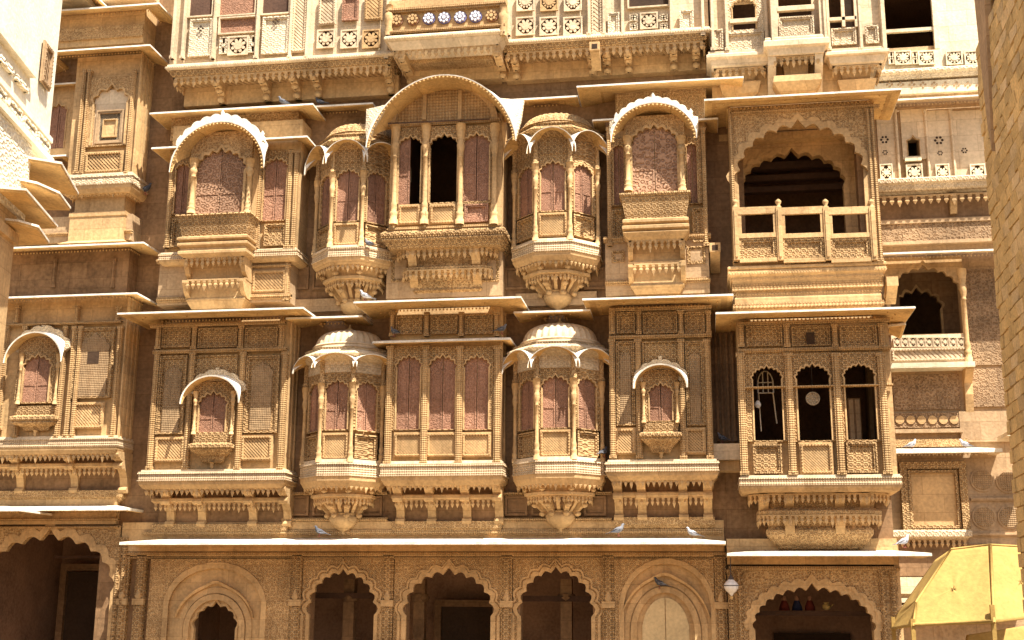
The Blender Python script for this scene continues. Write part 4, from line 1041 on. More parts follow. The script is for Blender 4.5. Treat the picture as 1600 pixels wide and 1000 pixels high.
# small eave on the tower's flank
eave(man, [(X(1392, 515, 0.4), 0.6), (X(1392, 515, 0.4), -0.30), (X(1396, 515, 0.4), -0.32), (X(1402, 515, 0.4), 0.6)], 0.22, Z(1405, 509, 0.6), 0.12, name='flank_eave', lip=False)

# ================================================================= top gallery
d = 0.85
b = bayroot(440, 100, d, 'roof_gallery', 'bleached left stretch of the top gallery with shuttered openings and pierced squares')
def gallery(b, l, r_, t, bb, d, m='pale'):
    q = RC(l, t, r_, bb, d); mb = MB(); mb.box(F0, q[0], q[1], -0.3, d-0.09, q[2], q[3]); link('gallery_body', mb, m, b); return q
q = gallery(b, 268, 612, -60, 96, d)
for p in (274, 290, 337, 404, 456, 482, 606): pil(b, d, p, -50, 92, 6, 'pale')
for l, rr, tt, bb, mm in ((296, 332, -25, 24, 'beam'), (343, 399, -30, 22, 'shutter'), (343, 399, 27, 50, 'shutter'), (410, 452, -30, 20, 'beam')):
    x = RC(l, tt, rr, bb, d); mb = MB(); mb.box(F0, x[0], x[1], d-0.088, d-0.07, x[2], x[3]); link('shutter_board' if mm == 'shutter' else 'window_opening', mb, mm, b)
    mb = MB(); frame_bars(mb, F0, (x[0]-0.03, x[1]+0.03, x[2]-0.03, x[3]+0.03), d-0.07, 0.035, 0.07); link('window_frame', mb, 'pale', b)
for l, rr, tt, bb in ((296, 332, 30, 88), (410, 452, 26, 84)): cpanel(b, d, l, tt, rr, bb, 'bleached'); 
for px, py in ((314, 45), (431, 34)):
    x, z0 = PT(px, py, d); mb = MB()
    for a_, c_ in ((-.05, 0), (.05, 0), (0, .05), (0, -.05)): mb.prism(F0, [(x+a_+0.028*cos(k*pi/3), z0+c_+0.028*sin(k*pi/3)) for k in range(6)], d+0.012, d+0.02)
    link('pierced_quatrefoil', mb, 'hole', b)  # dark inlays on the surface, hole shade put into their colour
rpanel(b, d, 356, 56, 388, 86, m='pale'); rpanel(b, d, 343, 58, 355, 84, m='bleached', petals=4); rpanel(b, d, 389, 56, 401, 82, m='bleached', petals=4)
jali(b, F0, RC(458, -30, 479, 80, d), d, pitch=0.085, bar=0.04, m='pale')
for i, c_ in enumerate((509, 546, 580)):
    rpanel(b, d, c_-14, 46, c_+14, 75, m='pale' if i < 2 else 'stone')
jpanel(b, d, 499, -5, 524, 37, m='pale', pitch=0.09, bar=0.045); jpanel(b, d, 571, -10, 596, 30, m='stone', pitch=0.09, bar=0.045)
cpanel(b, d, 535, -8, 560, 32, 'shutter')
def gal_base(b, l, r_, yb, d, px, frh=0.19, m='pale'):
    x0, x1 = X(l, yb, d), X(r_, yb, d); f = rfoot(x0, x1, d); z = lambda y_: Z(px, y_, d)
    band(b, f, [(0, z(yb-8)), (0.04, z(yb-7)), (0.05, z(yb-4)), (0.08, z(yb-3)), (0.08, z(yb)), (0.02, z(yb+1.5))], m, 'gallery_sill', bead=[(0.08, z(yb-1.5))])
    band(b, f, [(0.02, z(yb+1.5)), (-0.03, z(yb+9)), (-0.08, z(yb+12))], 'carved_fine', 'base_cove')
    fringe(b, f, -0.06, z(yb+11), frh, pitch=0.145); return x0, x1
def gal_under(b, x0, x1, d, zt, zb, xs, knobs=True):
    mb = MB(); mb.box(F0, x0, x1, -0.02, d*0.25, zb, zt-0.02); link('corbel_wall', mb, 'stone', b)
    for x in xs:
        mb = MB(); h = zt-zb
        mb.prof(F0, [(0.1, zb), (0.28, zb), (0.34, zb+0.08), (0.30, zb+0.16), (d*0.5, zb+h*0.55), (d*0.55, zt-0.22), (d-0.14, zt-0.16), (d-0.12, zt), (0.1, zt)], x-0.08, x+0.08)
        for w_, z_ in ((0.32, zb+0.06), (d*0.52, zb+h*0.5), (d-0.18, zt-0.16)):
            p = F0(x, w_, z_); mb.lathe((p[0], p[1], p[2]-0.08), [(0.03, 0), (0.09, 0.04), (0.09, 0.09), (0.04, 0.14)], 8)
        link('bracket', mb, 'stone', b)
x0, x1 = gal_base(b, 266, 612, 98, d, 440)
gal_under(b, x0+0.1, x1, d, Z(440, 108, d), Z(440, 158, 0.2), [X(p, 125, d) for p in (332, 404, 452, 486, 600)])
b = bayroot(695, 70, 1.5, 'gallery_balcony', 'jutting middle balcony of the top gallery with blue-and-white flower roundels')
D = 1.35
q = RC(606, -6, 788, 52, D); mb = MB(); mb.box(F0, q[0], q[1], 0.3, D-0.05, q[2], q[3]); link('balcony_parapet', mb, 'stone', b)
rail(b, D, 604, 790, 12, 8); rail(b, D, 606, 790, 46, 6)
jn = [(620, 0), (645, 0), (670, 1), (694, 1), (719, 1), (743, 1), (768, 0)]
M['white_rosette'] = mat('painted_white_stone', (0.70, 0.68, 0.72), 0.08); M['blue'] = mat('painted_blue', (0.16, 0.15, 0.30), 0.15)
for p, wht in jn:
    yy = 31-(p-620)*0.045; x, z0 = PT(p, yy, D); R_ = 0.125
    mb = MB(); 
    for i in range(8):
        a_ = 2*pi*i/8; mb.prism(F0, [(x+R_*(0.72+0.26*cos(k*pi/4))*cos(a_)-R_*0.24*sin(k*pi/4)*sin(a_), z0+R_*(0.72+0.26*cos(k*pi/4))*sin(a_)+R_*0.24*sin(k*pi/4)*cos(a_)) for k in range(8)], D-0.02, D+0.035)
    mb.prism(F0, [(x+R_*0.35*cos(k*pi/5), z0+R_*0.35*sin(k*pi/5)) for k in range(10)], D-0.02, D+0.045)
    link('flower_roundel', mb, 'white_rosette' if wht else 'stone', b)
    mb = MB(); mb.prism(F0, [(x+R_*1.12*cos(k*pi/8), z0+R_*1.12*sin(k*pi/8)) for k in range(16)], D-0.04, D-0.012+0.002); link('roundel_ground', mb, 'blue' if wht else 'shutter', b)
for p in (608, 786): 
    x = X(p, 30, D); mb = MB(); mb.lathe((x, -(D), Z(p, 56, D)), [(0.07, 0), (0.1, 0.1), (0.07, 0.2), (0.1, 0.35), (0.1, 0.5), (0.06, 0.55), (0.08, 0.62), (0.08, 0.72)], 8); link('corner_post', mb, 'stone', b)
x0, x1 = X(607, 58, D), X(784, 58, D); f = rfoot(x0, x1, D); z = lambda y_: Z(695, y_, D)
band(b, f, [(-0.03, z(50)), (0.05, z(52)), (0.08, z(55)), (0.08, z(58)), (0.02, z(60)), (-0.06, z(68)), (-0.1, z(71))], 'pale', 'gallery_sill', bead=[(0.08, z(57))])
fringe(b, f, -0.10, z(70), 0.2, pitch=0.145)
gal_under(b, x0+0.2, x1-0.2, D, z(72), Z(695, 128, 0.3), [X(628, 90, D-0.2), X(776, 90, D-0.2)])
mb = MB(); mb.box(F0, x0+0.3, x1-0.3, 0.2, 0.75, Z(695, 96, 0.75), Z(695, 76, 0.75)); link('corbel_block', mb, 'carved', b)
mb = MB(); mb.box(F0, x0+0.25, x1-0.25, D-1.1, D-0.95, z(5)-0.1, z(-20)); link('window_opening', mb, 'cream', b)
d = 0.85
b = bayroot(945, 60, d, 'roof_gallery', 'bleached right stretch of the top gallery with flowered squares below a dark opening')
gallery(b, 786, 1106, -60, 58, d)
for p in (795, 920, 943, 972, 1048, 1097): pil(b, d, p, -50, 56, 6, 'pale')
for i, c_ in enumerate((821, 858, 895)):
    rpanel(b, d, c_-15, 26, c_+15, 55, m='pale'); rpanel(b, d, c_-14, -12, c_+14, 17, m='pale' if i != 1 else 'stone', petals=12, back='hole')
jali(b, F0, RC(924, -30, 940, 54, d), d, pitch=0.1, bar=0.05, m='pale')
cpanel(b, d, 950, 20, 968, 54, 'bleached'); cpanel(b, d, 1062, 16, 1084, 50, 'bleached')
for a_, c_, e_, f_ in ((982, -50, 1044, 9),):
    x = RC(a_, c_, e_, f_, d); mb = MB(); mb.box(F0, x[0], x[1], d-0.088, d-0.07, x[2], x[3]); link('window_opening', mb, 'hole', b)
    mb = MB(); frame_bars(mb, F0, (x[0]-0.03, x[1]+0.03, x[2]-0.03, x[3]+0.03), d-0.07, 0.035, 0.07); link('window_frame', mb, 'pale', b)
rpanel(b, d, 1000, 19, 1028, 45, m='pale')
for c_ in (990, 1037):
    for yy in (22, 36): rpanel(b, d, c_-6, yy, c_+6, yy+11, m='bleached', petals=4, centre=False)
x0, x1 = gal_base(b, 784, 1106, 60, d, 945)
gal_under(b, x0, x1-0.05, d, Z(945, 70, d), Z(945, 118, 0.2), [X(p, 90, d) for p in (802, 922, 946, 980, 1052, 1088)])
spout(man, 930, 78, 0.9, 0.15)
# crowning gallery of the corner tower
b = bayroot(1245, 100, 1.0, 'tower_gallery', 'topmost storey of the corner tower with a small arched opening and a barred window')
d = 0.85; G = 'stone'
q = RC(1110, -60, 1383, 78, d); ho = [RC(1143, 2, 1182, 45, d), RC(1216, -30, 1268, 24, d), RC(1292, -15, 1338, 43, d)]
face_box(b, q, d, ho, m='pale', name='gallery_body'); HOLES.append((q[0]+0.3, q[1]-0.3, Z(1245, 70, 0), Z(1245, -60, 0)+1.0))
arch_panel(b, F0, RC(1130, -40, 1196, 50, d), RC(1145, 0, 1180, 46, d), d-0.08, d, n=7, m='pale_carved')
bars(b, d, [(1140, 30, 1184, 36)], 'pale', name='railing_top'); cpanel(b, d, 1134, 50, 1194, 84, 'pale_carved')
cpanel(b, d, 1114, 46, 1130, 78, 'pale_carved')
d2 = 1.15
arch_q = RC(1204, -30, 1290, 64, d2); mb = MB(); frame_bars(mb, F0, arch_q, d2-0.1, 0.13, 0.1); frame_bars(mb, F0, (arch_q[0]-0.0, arch_q[1]+0.0, arch_q[2]-0.03, arch_q[3]), d2, 0.05, 0.04); link('window_frame', mb, 'pale', b)
bars(b, d2-0.05, [(1214, 10, 1272, 17)], 'pale', name='railing_top'); cpanel(b, d2-0.05, 1217, 26, 1272, 56, 'pale_carved')
mb = MB(); s_ = MB(); s_.box(F0, arch_q[0]-0.001, arch_q[0]+0.08, d-0.05, d2-0.101, arch_q[2], arch_q[3]); s_.box(F0, arch_q[1]-0.08, arch_q[1]+0.001, d-0.05, d2-0.101, arch_q[2], arch_q[3]); link('window_side', s_, 'pale', b)
bars(b, d, [(1290, -15, 1294, 43), (1334, -15, 1338, 43), (1314, -15, 1319, 43), (1290, 28, 1338, 33)], 'pale', name='window_bar')
for p in (1112, 1134, 1196, 1292, 1342, 1377): pil(b, d, p, -50, 80, 6, 'pale')
cpanel(b, d, 1299, 44, 1338, 70, 'pale_carved'); cpanel(b, d, 1352, 40, 1373, 68, 'pale_carved')
z = lambda y_: Z(1245, y_, d)
for l, rr, yb, dd in ((1109, 1202, 88, d), (1294, 1384, 84, d)):
    x0, x1 = X(l, yb, dd), X(rr, yb, dd); f = rfoot(x0, x1, dd) if l < 1200 else [(x0, -(dd-0.3)), (x0, -dd), (x1, -dd), (x1, 0)]
    z = lambda y_: Z((l+rr)/2, y_, dd)
    band(b, f, [(0, z(yb-10)), (0.03, z(yb-9)), (0.03, z(yb-5)), (0.07, z(yb-3)), (0.07, z(yb+1)), (0.0, z(yb+3)), (-0.04, z(yb+12)), (-0.1, z(yb+14))], 'pale', 'gallery_sill')
    fringe(b, f, -0.08, z(yb+15), 0.19, pitch=0.13)
    band(b, f, [(-0.26, z(yb+14)), (-0.3, z(yb+30)), (-0.18, z(yb+34)), (-0.24, z(yb+50)), (-0.4, z(yb+60))], 'stone', 'corbel_block')
x0, x1 = X(1197, 70, d2), X(1292, 70, d2); f = rfoot(x0, x1, d2); z = lambda y_: Z(1245, y_, d2)
band(b, f, [(0, z(56)), (0.02, z(58)), (0.02, z(61)), (0.05, z(63)), (0.05, z(71)), (-0.02, z(73)), (-0.06, z(82))], 'pale', 'gallery_sill')
fringe(b, f, -0.12, z(83), 0.2, pitch=0.13)
band(b, f, [(-0.35, z(84)), (-0.38, z(106)), (-0.14, z(112)), (-0.12, z(122)), (-0.25, z(136)), (-0.4, z(141))], 'stone', 'corbel_block')
for p in (1207, 1281):
    x = X(p, 95, d2); mb = MB(); mb.prof(F0, [(0.3, z(138)), (0.55, z(138)), (0.6, z(128)), (0.75, z(112)), (d2-0.15, z(95)), (d2-0.08, z(78)), (0.3, z(78))], x-0.08, x+0.08); link('bracket', mb, 'pale', b)

q = RC(1112, 92, 1375, 146, 0.5); mb = MB(); mb.box(F0, q[0], min(q[1], X(1362, 300, 0)), -0.01, 0.5, q[2], q[3]); link('corbel_wall', mb, 'stone', b)
# eaves and friezes on the main wall between the storeys
b = man
eave(b, [(X(474, 165, 0)+.5, 0.0), (X(474, 165, 0)+.5, -0.02), (X(592, 165, 0)-.5, -0.02), (X(592, 165, 0)-.5, 0.0)], 0.5, Z(530, 166, 0.52), 0.12)
eave(b, [(X(800, 160, 0)+.5, 0.0), (X(800, 160, 0)+.5, -0.02), (X(906, 160, 0)-.5, -0.02), (X(906, 160, 0)-.5, 0.0)], 0.5, Z(850, 155, 0.52), 0.12)
for l, rr, y_, name in ((470, 580, 496, 'eave'), (815, 925, 487, 'eave')):
    eave(b, [(X(l, y_, 0)+.55, 0.0), (X(l, y_, 0)+.55, -0.25), (X(rr, y_, 0)-.55, -0.25), (X(rr, y_, 0)-.55, 0.0)], 0.58, Z((l+rr)/2, y_+1, 0.83), 0.08)
    q = RC(l-8, y_-28, rr+8, y_-8, 0); mb = MB(); mb.box(F0, q[0], q[1], -0.01, 0.12, q[2], q[3]); link('wall_moulding', mb, 'rose', b)
for l, rr in ((447, 600), (786, 950)):       # framed recesses behind the turret tips
    cw = (rr-l)/4
    for i in range(4):
        cpanel(b, 0.06, l+cw*i+3, 775, l+cw*(i+1)-3, 806, 'worn', 1, tt=0.05)
    rail(b, 0.1, l-6, rr+6, 812, 6); rail(b, 0.1, l-6, rr+6, 771, 5)
    for i in range(4): cpanel(b, 0.06, l+cw*i+3, 418, l+cw*(i+1)-3, 452, 'worn', 1, tt=0.05)
rail(b, 0.12, 225, 1130, 832, 8, proud=0.05)
# dark slots with hanging ribs between the bays
for l, rr in ((1113, 1150),):
    for p in (1120, 1128, 1137, 1146): pil(b, 0.05, p, 520, 690, 4, 'worn')
mb = MB(); q = RC(1112, 693, 1156, 718, 0.55); mb.box(F0, q[0], q[1], 0, 0.55, q[2], q[3]); link('link_block', mb, 'pale', b)
mb = MB(); q = RC(1112, 719, 1156, 735, 0.5); mb.box(F0, q[0], q[1], 0, 0.42, q[2], q[3]); link('link_block', mb, 'stone', b)

# ================================================================= ground arcade
GW = 0.0
zc = lambda y_, px=660: Z(px, y_, GW)
zbot = 0.0
def gx(px): return X(px, 920, 0)
arc_r = (gx(186), gx(1136), 0.0, Z(660, 838, 0)+0.35)
arches = [(487, 893, 587), (637, 893, 768), (815, 890, 924)]
cells = [(236, 456), (474, 600), (617, 784), (802, 942), (960, 1116)]
HOLES.append((gx(303), gx(376), 0.0, Z(340, 940, 0)))
for (l, t, rr) in arches: HOLES.append((gx(l)-0.03, gx(rr)+0.03, 0.0, Z((l+rr)/2, t, 0)+0.05))
ztop = Z(660, 868, 0)
arcp = bayroot(660, 1000, 0.02, 'arcade', 'shaded street arcade of scalloped arches under the long white-topped eave')
b = arcp
zs_ = Z(660, 962, 0)
for (l, rr), (al, at_, ar) in zip(cells[1:4], arches):
    arch_panel(b, F0, (gx(l), gx(rr), 0.0, ztop), (gx(al), gx(ar), 0.0, Z((al+ar)/2, at_, 0)), 0.0, 0.07, zs=zs_, n=11, m='carved', k=0.36)
    # finial line above the point
    c = (gx(al)+gx(ar))/2; z1 = Z((al+ar)/2, at_, 0); mb = MB(); mb.box(F0, c-0.015, c+0.015, 0.07, 0.10, z1+0.06, ztop-0.02); link('crown_stem', mb, 'stone', b)
    # moulded outer order round the arch
    arc = cusp(gx(al)-0.13, gx(ar)+0.13, zs_, z1+0.13, 11, 0.3); arc2 = cusp(gx(al)-0.17, gx(ar)+0.17, zs_, z1+0.17, 11, 0.3); mb = MB(); n_ = len(arc)
    vs = [F0(u, w_, z) for w_, A in ((0.071, arc), (0.095, arc), (0.095, arc2), (0.071, arc2)) for u, z in A]
    mb.add(vs, [(k*n_+i, k*n_+i+1, (k+1)*n_+i+1, (k+1)*n_+i) for k in range(3) for i in range(n_-1)]); link('arch_moulding', mb, 'stone', b)
    for sx, e in ((-1, gx(al)-0.16), (1, gx(ar)+0.16)):
        mb = MB(); mb.box(F0, e-0.03, e+0.03, 0.06, 0.095, 0.0, zs_); link('jamb_moulding', mb, 'stone', b)
def blind(b, l, rr, al, at_, ar, il, it_, ir, fill):
    zc_ = ztop; z1 = Z((al+ar)/2, at_, 0)
    arch_panel(b, F0, (gx(l), gx(rr), 0.0, zc_), (gx(al), gx(ar), 0.0, z1), 0.02, 0.10, zs=Z(660, 955, 0), n=12, m='carved', k=0.06)
    # recessed plain field with a raised ring round the inner arch
    c = (gx(il)+gx(ir))/2; z2 = Z((il+ir)/2, it_, 0); a_ = (gx(ir)-gx(il))/2
    if fill != 'open':
        mb = MB(); mb.box(F0, gx(al)-0.02, gx(ar)+0.02, -0.02, 0.03, 0.0, z1+0.02); link('recess_field', mb, 'stone', b)
    else:
        arch_panel(b, F0, (gx(al)-0.02, gx(ar)+0.02, 0.0, z1+0.02), (gx(il), gx(ir), 0.0, z2), -0.06, 0.03, zs=Z(660, 985, 0), n=7, m='stone', k=0.3)
    zs2 = Z(660, 985, 0); 
    for k0, k1, w0, w1 in ((0.10, 0.22, 0.03, 0.10), (0.24, 0.36, 0.03, 0.06)):
        mb = MB(); N = 26
        R1 = [(c-(a_+k0)*cos(pi*i/N), zs2+(z2-zs2+k0)*sin(pi*i/N)) for i in range(N+1)]; R2 = [(c-(a_+k1)*cos(pi*i/N), zs2+(z2-zs2+k1)*sin(pi*i/N)) for i in range(N+1)]
        R1 = [(R1[0][0], 0)]+R1+[(R1[-1][0], 0)]; R2 = [(R2[0][0], 0)]+R2+[(R2[-1][0], 0)]; n_ = len(R1)
        vs = [F0(u, w_, z) for w_, A in ((w0, R1), (w1, R1), (w1-0.01, R2), (w0, R2)) for u, z in A]
        mb.add(vs, [(k*n_+i, k*n_+i+1, (k+1)*n_+i+1, (k+1)*n_+i) for k in range(3) for i in range(n_-1)]); link('arch_ring', mb, 'stone', b)
    # ogee gable line above
    mb = MB(); G1 = []
    for i in range(33):
        t = pi*(0.90-0.80*i/32); G1.append((c+(a_+0.44)*cos(t), zs2+(z2-zs2+0.42)*sin(t)+0.07*math.exp(-((t-pi/2)/0.22)**2)))
    G2 = [(u, z-0.06) for u, z in G1]; n_ = len(G1)
    vs = [F0(u, w_, z) for w_, A in ((0.03, G1), (0.13, G1), (0.11, G2), (0.03, G2)) for u, z in A]
    mb.add(vs, [(k*n_+i, k*n_+i+1, (k+1)*n_+i+1, (k+1)*n_+i) for k in range(3) for i in range(n_-1)]); link('hood_mould', mb, 'stone', b)
    if fill == 'door':
        for sx in (0, 1):
            u0, u1 = (c-a_*0.98, c-0.008) if sx == 0 else (c+0.008, c+a_*0.98); mb = MB(); us = [u0+(u1-u0)*i/8 for i in range(9)]
            mb.prism(F0, [(u0, 0)]+[(u, zs2+(z2-zs2)*sqrt(max(0, 1-((u-c)/a_)**2))) for u in us]+[(u1, 0)], 0.025, 0.055); link('door_leaf', mb, 'cream_door', b)
M['cream_door'] = mat('door_limewashed', (0.62, 0.46, 0.24), 0.1)
blind(b, 236, 456, 268, 884, 412, 308, 945, 372, 'open')
blind(b, 960, 1116, 975, 876, 1110, 1002, 934, 1076, 'door')
# pilasters of the arcade
for p in (196, 222, 465, 608, 793, 951, 1126):
    x = gx(p); mb = MB(); mb.box(F0, x-0.11, x+0.11, -0.02, 0.13, 0.0, ztop); mb.box(F0, x-0.06, x+0.06, 0.13, 0.155, 0.1, Z(660, 950, 0)); mb.box(F0, x-0.06, x+0.06, 0.13, 0.155, Z(660, 935, 0), ztop-0.08)
    link('pilaster', mb, 'carved_fine', b)
    mb = MB(); p_ = F0(x, 0.13, Z(660, 948, 0)); mb.box(F0, x-0.13, x+0.13, 0.10, 0.17, Z(660, 948, 0), Z(660, 938, 0)); mb.lathe((x, -0.14, Z(660, 938, 0)), [(0.05, 0), (0.08, 0.05), (0.05, 0.12), (0.015, 0.2)], 8); link('pilaster_boss', mb, 'stone', b)
rail(b, 0.10, 188, 1134, 866, 7, proud=0.03); rail(b, 0.10, 188, 1134, 872, 3, proud=0.0)
mb = MB(); mb.box(F0, gx(188), gx(1134), -0.02, 0.12, Z(660, 862, 0), Z(660, 838, 0)+0.3); link('frieze', mb, 'stone', b)
ez = Z(660, 851, 0.97)
eave(b, rfoot(X(188, 846, 0.97)+0.85, X(1133, 850, 0.97)-0.85, 0.12), 0.85, ez, 0.12, t=0.05, name='long_eave')
# rooms behind the openings
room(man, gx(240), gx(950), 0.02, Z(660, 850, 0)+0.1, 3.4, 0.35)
for px, yy in ((520, 935), (870, 940)):
    x, z_ = PT(px, yy, -1.5); mb = MB(); mb.box(F0, x-1.0, x+1.4, -1.75, -1.5, z_, z_+0.12); link('lintel_beam', mb, 'beam', b)
bx = RC(690, 948, 768, 1000, -3.3); mb = MB(); mb.box(F0, bx[0], bx[1]+0.2, -3.32, -3.28, 0.02, bx[3]); link('inner_doorway', mb, 'hole', b)
mb = MB(); frame_bars(mb, F0, (bx[0]-0.15, bx[1]+0.35, 0.02, bx[3]+0.15), -3.28, 0.15, 0.08); link('inner_door_frame', mb, 'worn', b)
for px in (545, 655, 885): 
    x = X(px, 960, -1.6); mb = MB(); mb.box(F0, x-0.12, x+0.12, -1.8, -1.56, 0.02, Z(px, 905, -1.6)); mb.lathe((x, 1.68, Z(px, 940, -1.6)), [(0.17, 0), (0.22, 0.08), (0.17, 0.16)], 8); link('inner_pillar', mb, 'worn', b)

# tower foot
TW = 0.25
def tx(px): return X(px, 930, TW)
tb = bayroot(1270, 1000, TW, 'tower_porch', 'shaded arched shopfront at the foot of the corner tower, small goods on a shelf inside')
b = tb; zt_ = Z(1270, 885, TW)
o = (tx(1178), tx(1362), 0.0, Z(1270, 918, TW))
arch_panel(b, F0, (tx(1140), tx(1404), 0.0, zt_), o, TW-0.25, TW, zs=Z(1270, 985, TW), n=15, m='carved', k=0.34)
arc = cusp(o[0]-0.1, o[1]+0.1, Z(1270, 985, TW), o[3]+0.12, 15, 0.28); arc2 = cusp(o[0]-0.17, o[1]+0.17, Z(1270, 985, TW), o[3]+0.19, 15, 0.28); mb = MB(); n_ = len(arc)
vs = [F0(u, w_, z) for w_, A in ((TW, arc), (TW+0.03, arc), (TW+0.03, arc2), (TW, arc2)) for u, z in A]
mb.add(vs, [(k*n_+i, k*n_+i+1, (k+1)*n_+i+1, (k+1)*n_+i) for k in range(3) for i in range(n_-1)]); link('arch_moulding', mb, 'stone', b)
HOLES.append((o[0]-0.03, o[1]+0.03, 0.0, o[3]+0.05))
for p in (1143, 1158, 1382, 1399): pil(b, TW, p, 890, 1060, 8, 'carved_fine', proud=0.05)
rail(b, TW, 1140, 1406, 888, 6, proud=0.05)
mb = MB(); mb.box(F0, tx(1138), tx(1406), -0.1, TW+0.04, Z(1270, 882, TW), Z(1270, 862, TW)+0.25); link('frieze', mb, 'stone', b)
eave(b, rfoot(X(1137, 866, TW+.75)+0.75, X(1455, 863, TW+.75)-0.75, TW), 0.75, Z(1290, 869, TW+0.75), 0.09, t=0.05)
mb = MB(); mb.box(F0, tx(1400), tx(1404)+0.05, -0.6, TW-0.001, 0, zt_+0.4); link('porch_side', mb, 'stone', b)
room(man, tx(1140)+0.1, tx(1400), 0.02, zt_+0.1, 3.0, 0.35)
q = RC(1190, 955, 1330, 962, -1.2); mb = MB(); mb.box(F0, q[0]-0.5, q[1]+0.5, -1.6, -1.2, q[2], q[3]); link('shelf', mb, 'beam', b)
q2 = RC(1210, 990, 1330, 1040, -3.2); mb = MB(); mb.box(F0, q2[0], q2[1], -3.3, -3.2, 0, q2[3]); link('inner_doorway', mb, 'hole', b)

# the wall itself
wl = (X(186, 500, 0), X(1362, 300, 0), 0.0, Z(700, -60, 0)+1)
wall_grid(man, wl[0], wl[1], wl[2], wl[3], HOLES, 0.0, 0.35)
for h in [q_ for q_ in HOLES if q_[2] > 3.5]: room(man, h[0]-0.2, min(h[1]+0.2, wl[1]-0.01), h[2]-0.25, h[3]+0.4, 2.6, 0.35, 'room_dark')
room(man, HOLES[4][0]-0.2, HOLES[4][1]+0.2, HOLES[4][2]-0.2, HOLES[4][3]+0.2, 2.6, 0.35, 'room_dark') if False else None

# ================================================================= left wing
wing = empty('wing_house', (X(100, 900, 0), 0, 0), label='recessed shaded wing on the left with stacked eaves and a wide dark archway', cat='house')
def wroot(px, py, d, name, label):
    x, z = PT(px, py, d); return empty(name, (x, -d, z), wing, label)
x0w, x1w = X(-140, 500, 0), X(262, 150, 0)
AR = (X(-28, 940, 0), X(176, 940, 0), 0.0, Z(75, 838, 0))
wall_grid(wing, x0w, X(186, 500, 0)-0.002, 0, Z(100, 0, 0)+3, [(AR[0], AR[1], AR[2], AR[3]+0.05)], 0.02, 0.33)
wd = 0.72
b = wroot(100, 700, wd, 'oriel_window', 'lower wing oriel with a small hooded window, sunlit along its foot')
r = RC(-60, 465, 190, 690, wd); face_box(b, r, wd)
eave(b, rfoot(r[0], r[1]-0.0, wd), 0.42, Z(120, 463, wd+0.42), 0.12)
for p in (27, 121, 184): pil(b, wd, p, 478, 505, 6)
rail(b, wd, -20, 190, 506, 5)
for p in (3, 32, 96, 110, 120, 182): pil(b, wd, p, 510, 684, 7)
cpanel(b, wd, 116, 512, 176, 622, 'carved_fine'); blind_niche(b, wd, 122, 525, 168, 620)
jpanel(b, wd, 112, 630, 160, 668, pitch=0.07, bar=0.03); jpanel(b, wd, -20, 632, 4, 670, pitch=0.07, bar=0.03)
mb = MB(); q = RC(136, 549, 154, 568, wd+0.03); mb.box(F0, q[0], q[1], wd, wd+0.015, q[2], q[3]); link('vent_opening', mb, 'hole', b)
small_hood(b, wd, 56, (9, 520, 96, 566), (36, 558, 76, 628), (18, 634, 84, 658), (24, 658, 76, 672))
floor_band(b, rfoot(r[0], r[1], wd), Z(90, 686, wd), Z(90, 699, wd), o=0.06)
console(b, r[0], r[1], wd, Z(90, 705, wd), Z(90, 727, wd*0.6), Z(90, 770, 0.1), [X(12, 730, wd), X(98, 730, wd), X(176, 730, wd)])
# side mouldings towards the mansion
mb = MB()
for yy in (0.12, 0.3, 0.5, 0.66): mb.box(F0, r[1], r[1]+0.03, yy-0.035, yy+0.035, r[2], r[3])
link('side_moulding', mb, 'stone', b)
# middle recess between two eaves
b = wing
q = RC(-60, 388, 200, 462, 0.45); mb = MB(); mb.box(F0, q[0], q[1], 0.0, 0.45, q[2], q[3]); link('attic_block', mb, 'worn', b)
for p in (86, 178): pil(b, 0.45, p, 405, 450, 6, 'worn')
cpanel(b, 0.45, 30, 410, 82, 450, 'worn', 1); cpanel(b, 0.45, 90, 408, 174, 450, 'worn', 1)
eave(b, rfoot(q[0], q[1], 0.45), 0.62, Z(120, 385, 1.07), 0.14)
q = RC(-60, 340, 205, 380, 0.5); mb = MB(); mb.box(F0, q[0], q[1], 0.0, 0.5, q[2], q[3]); link('attic_block', mb, 'rose', b)
rail(b, 0.5, 60, 206, 365, 5)
# upper oriel
b = wroot(160, 285, wd, 'oriel_window', 'upper wing oriel with one framed blank window over a pierced panel')
r = RC(110, 85, 212, 278, wd)
face_box(b, r, wd)
ee = rfoot(r[0]-0.6, r[1], wd)
eave(b, ee, 0.42, Z(160, 77, wd+0.42), 0.14)
for p in (126, 134, 204): pil(b, wd, p, 110, 272, 6)
r1, o1 = apanel(b, wd, (136, 120, 202, 228), (146, 140, 196, 226), n=5, shut=None, m='carved')
mb = MB(); mb.box(F0, o1[0]-0.02, o1[1]+0.02, wd-0.088, wd-0.06, o1[2], o1[3]+0.02); link('blank_field', mb, 'pale', b)
cpanel(b, wd-0.03, 150, 172, 192, 224, 'rose', 2, tt=0.035); cpanel(b, wd-0.01, 160, 186, 182, 214, 'stone', 1, tt=0.025)
jpanel(b, wd, 134, 238, 190, 268, pitch=0.085, bar=0.032)
floor_band(b, rfoot(r[0], r[1], wd), Z(160, 276, wd), Z(160, 290, wd), o=0.09, m='pale_carved')
fringe(b, rfoot(r[0], r[1], wd), -0.05, Z(160, 294, wd), 0.16)
band(b, rfoot(r[0], r[1], wd), [(-0.2, Z(160, 296, wd)), (-0.2, Z(160, 325, wd)), (-0.12, Z(160, 328, wd)), (-0.12, Z(160, 334, wd)), (-0.14, Z(160, 335, wd)), (-0.14, Z(160, 372, wd)), (0.02, Z(160, 378, wd))], 'stone', 'corbel_block')
mb = MB()
for yy in (0.12, 0.3, 0.5, 0.66): mb.box(F0, r[1], r[1]+0.03, yy-0.035, yy+0.035, r[2], r[3])
link('side_moulding', mb, 'stone', b)
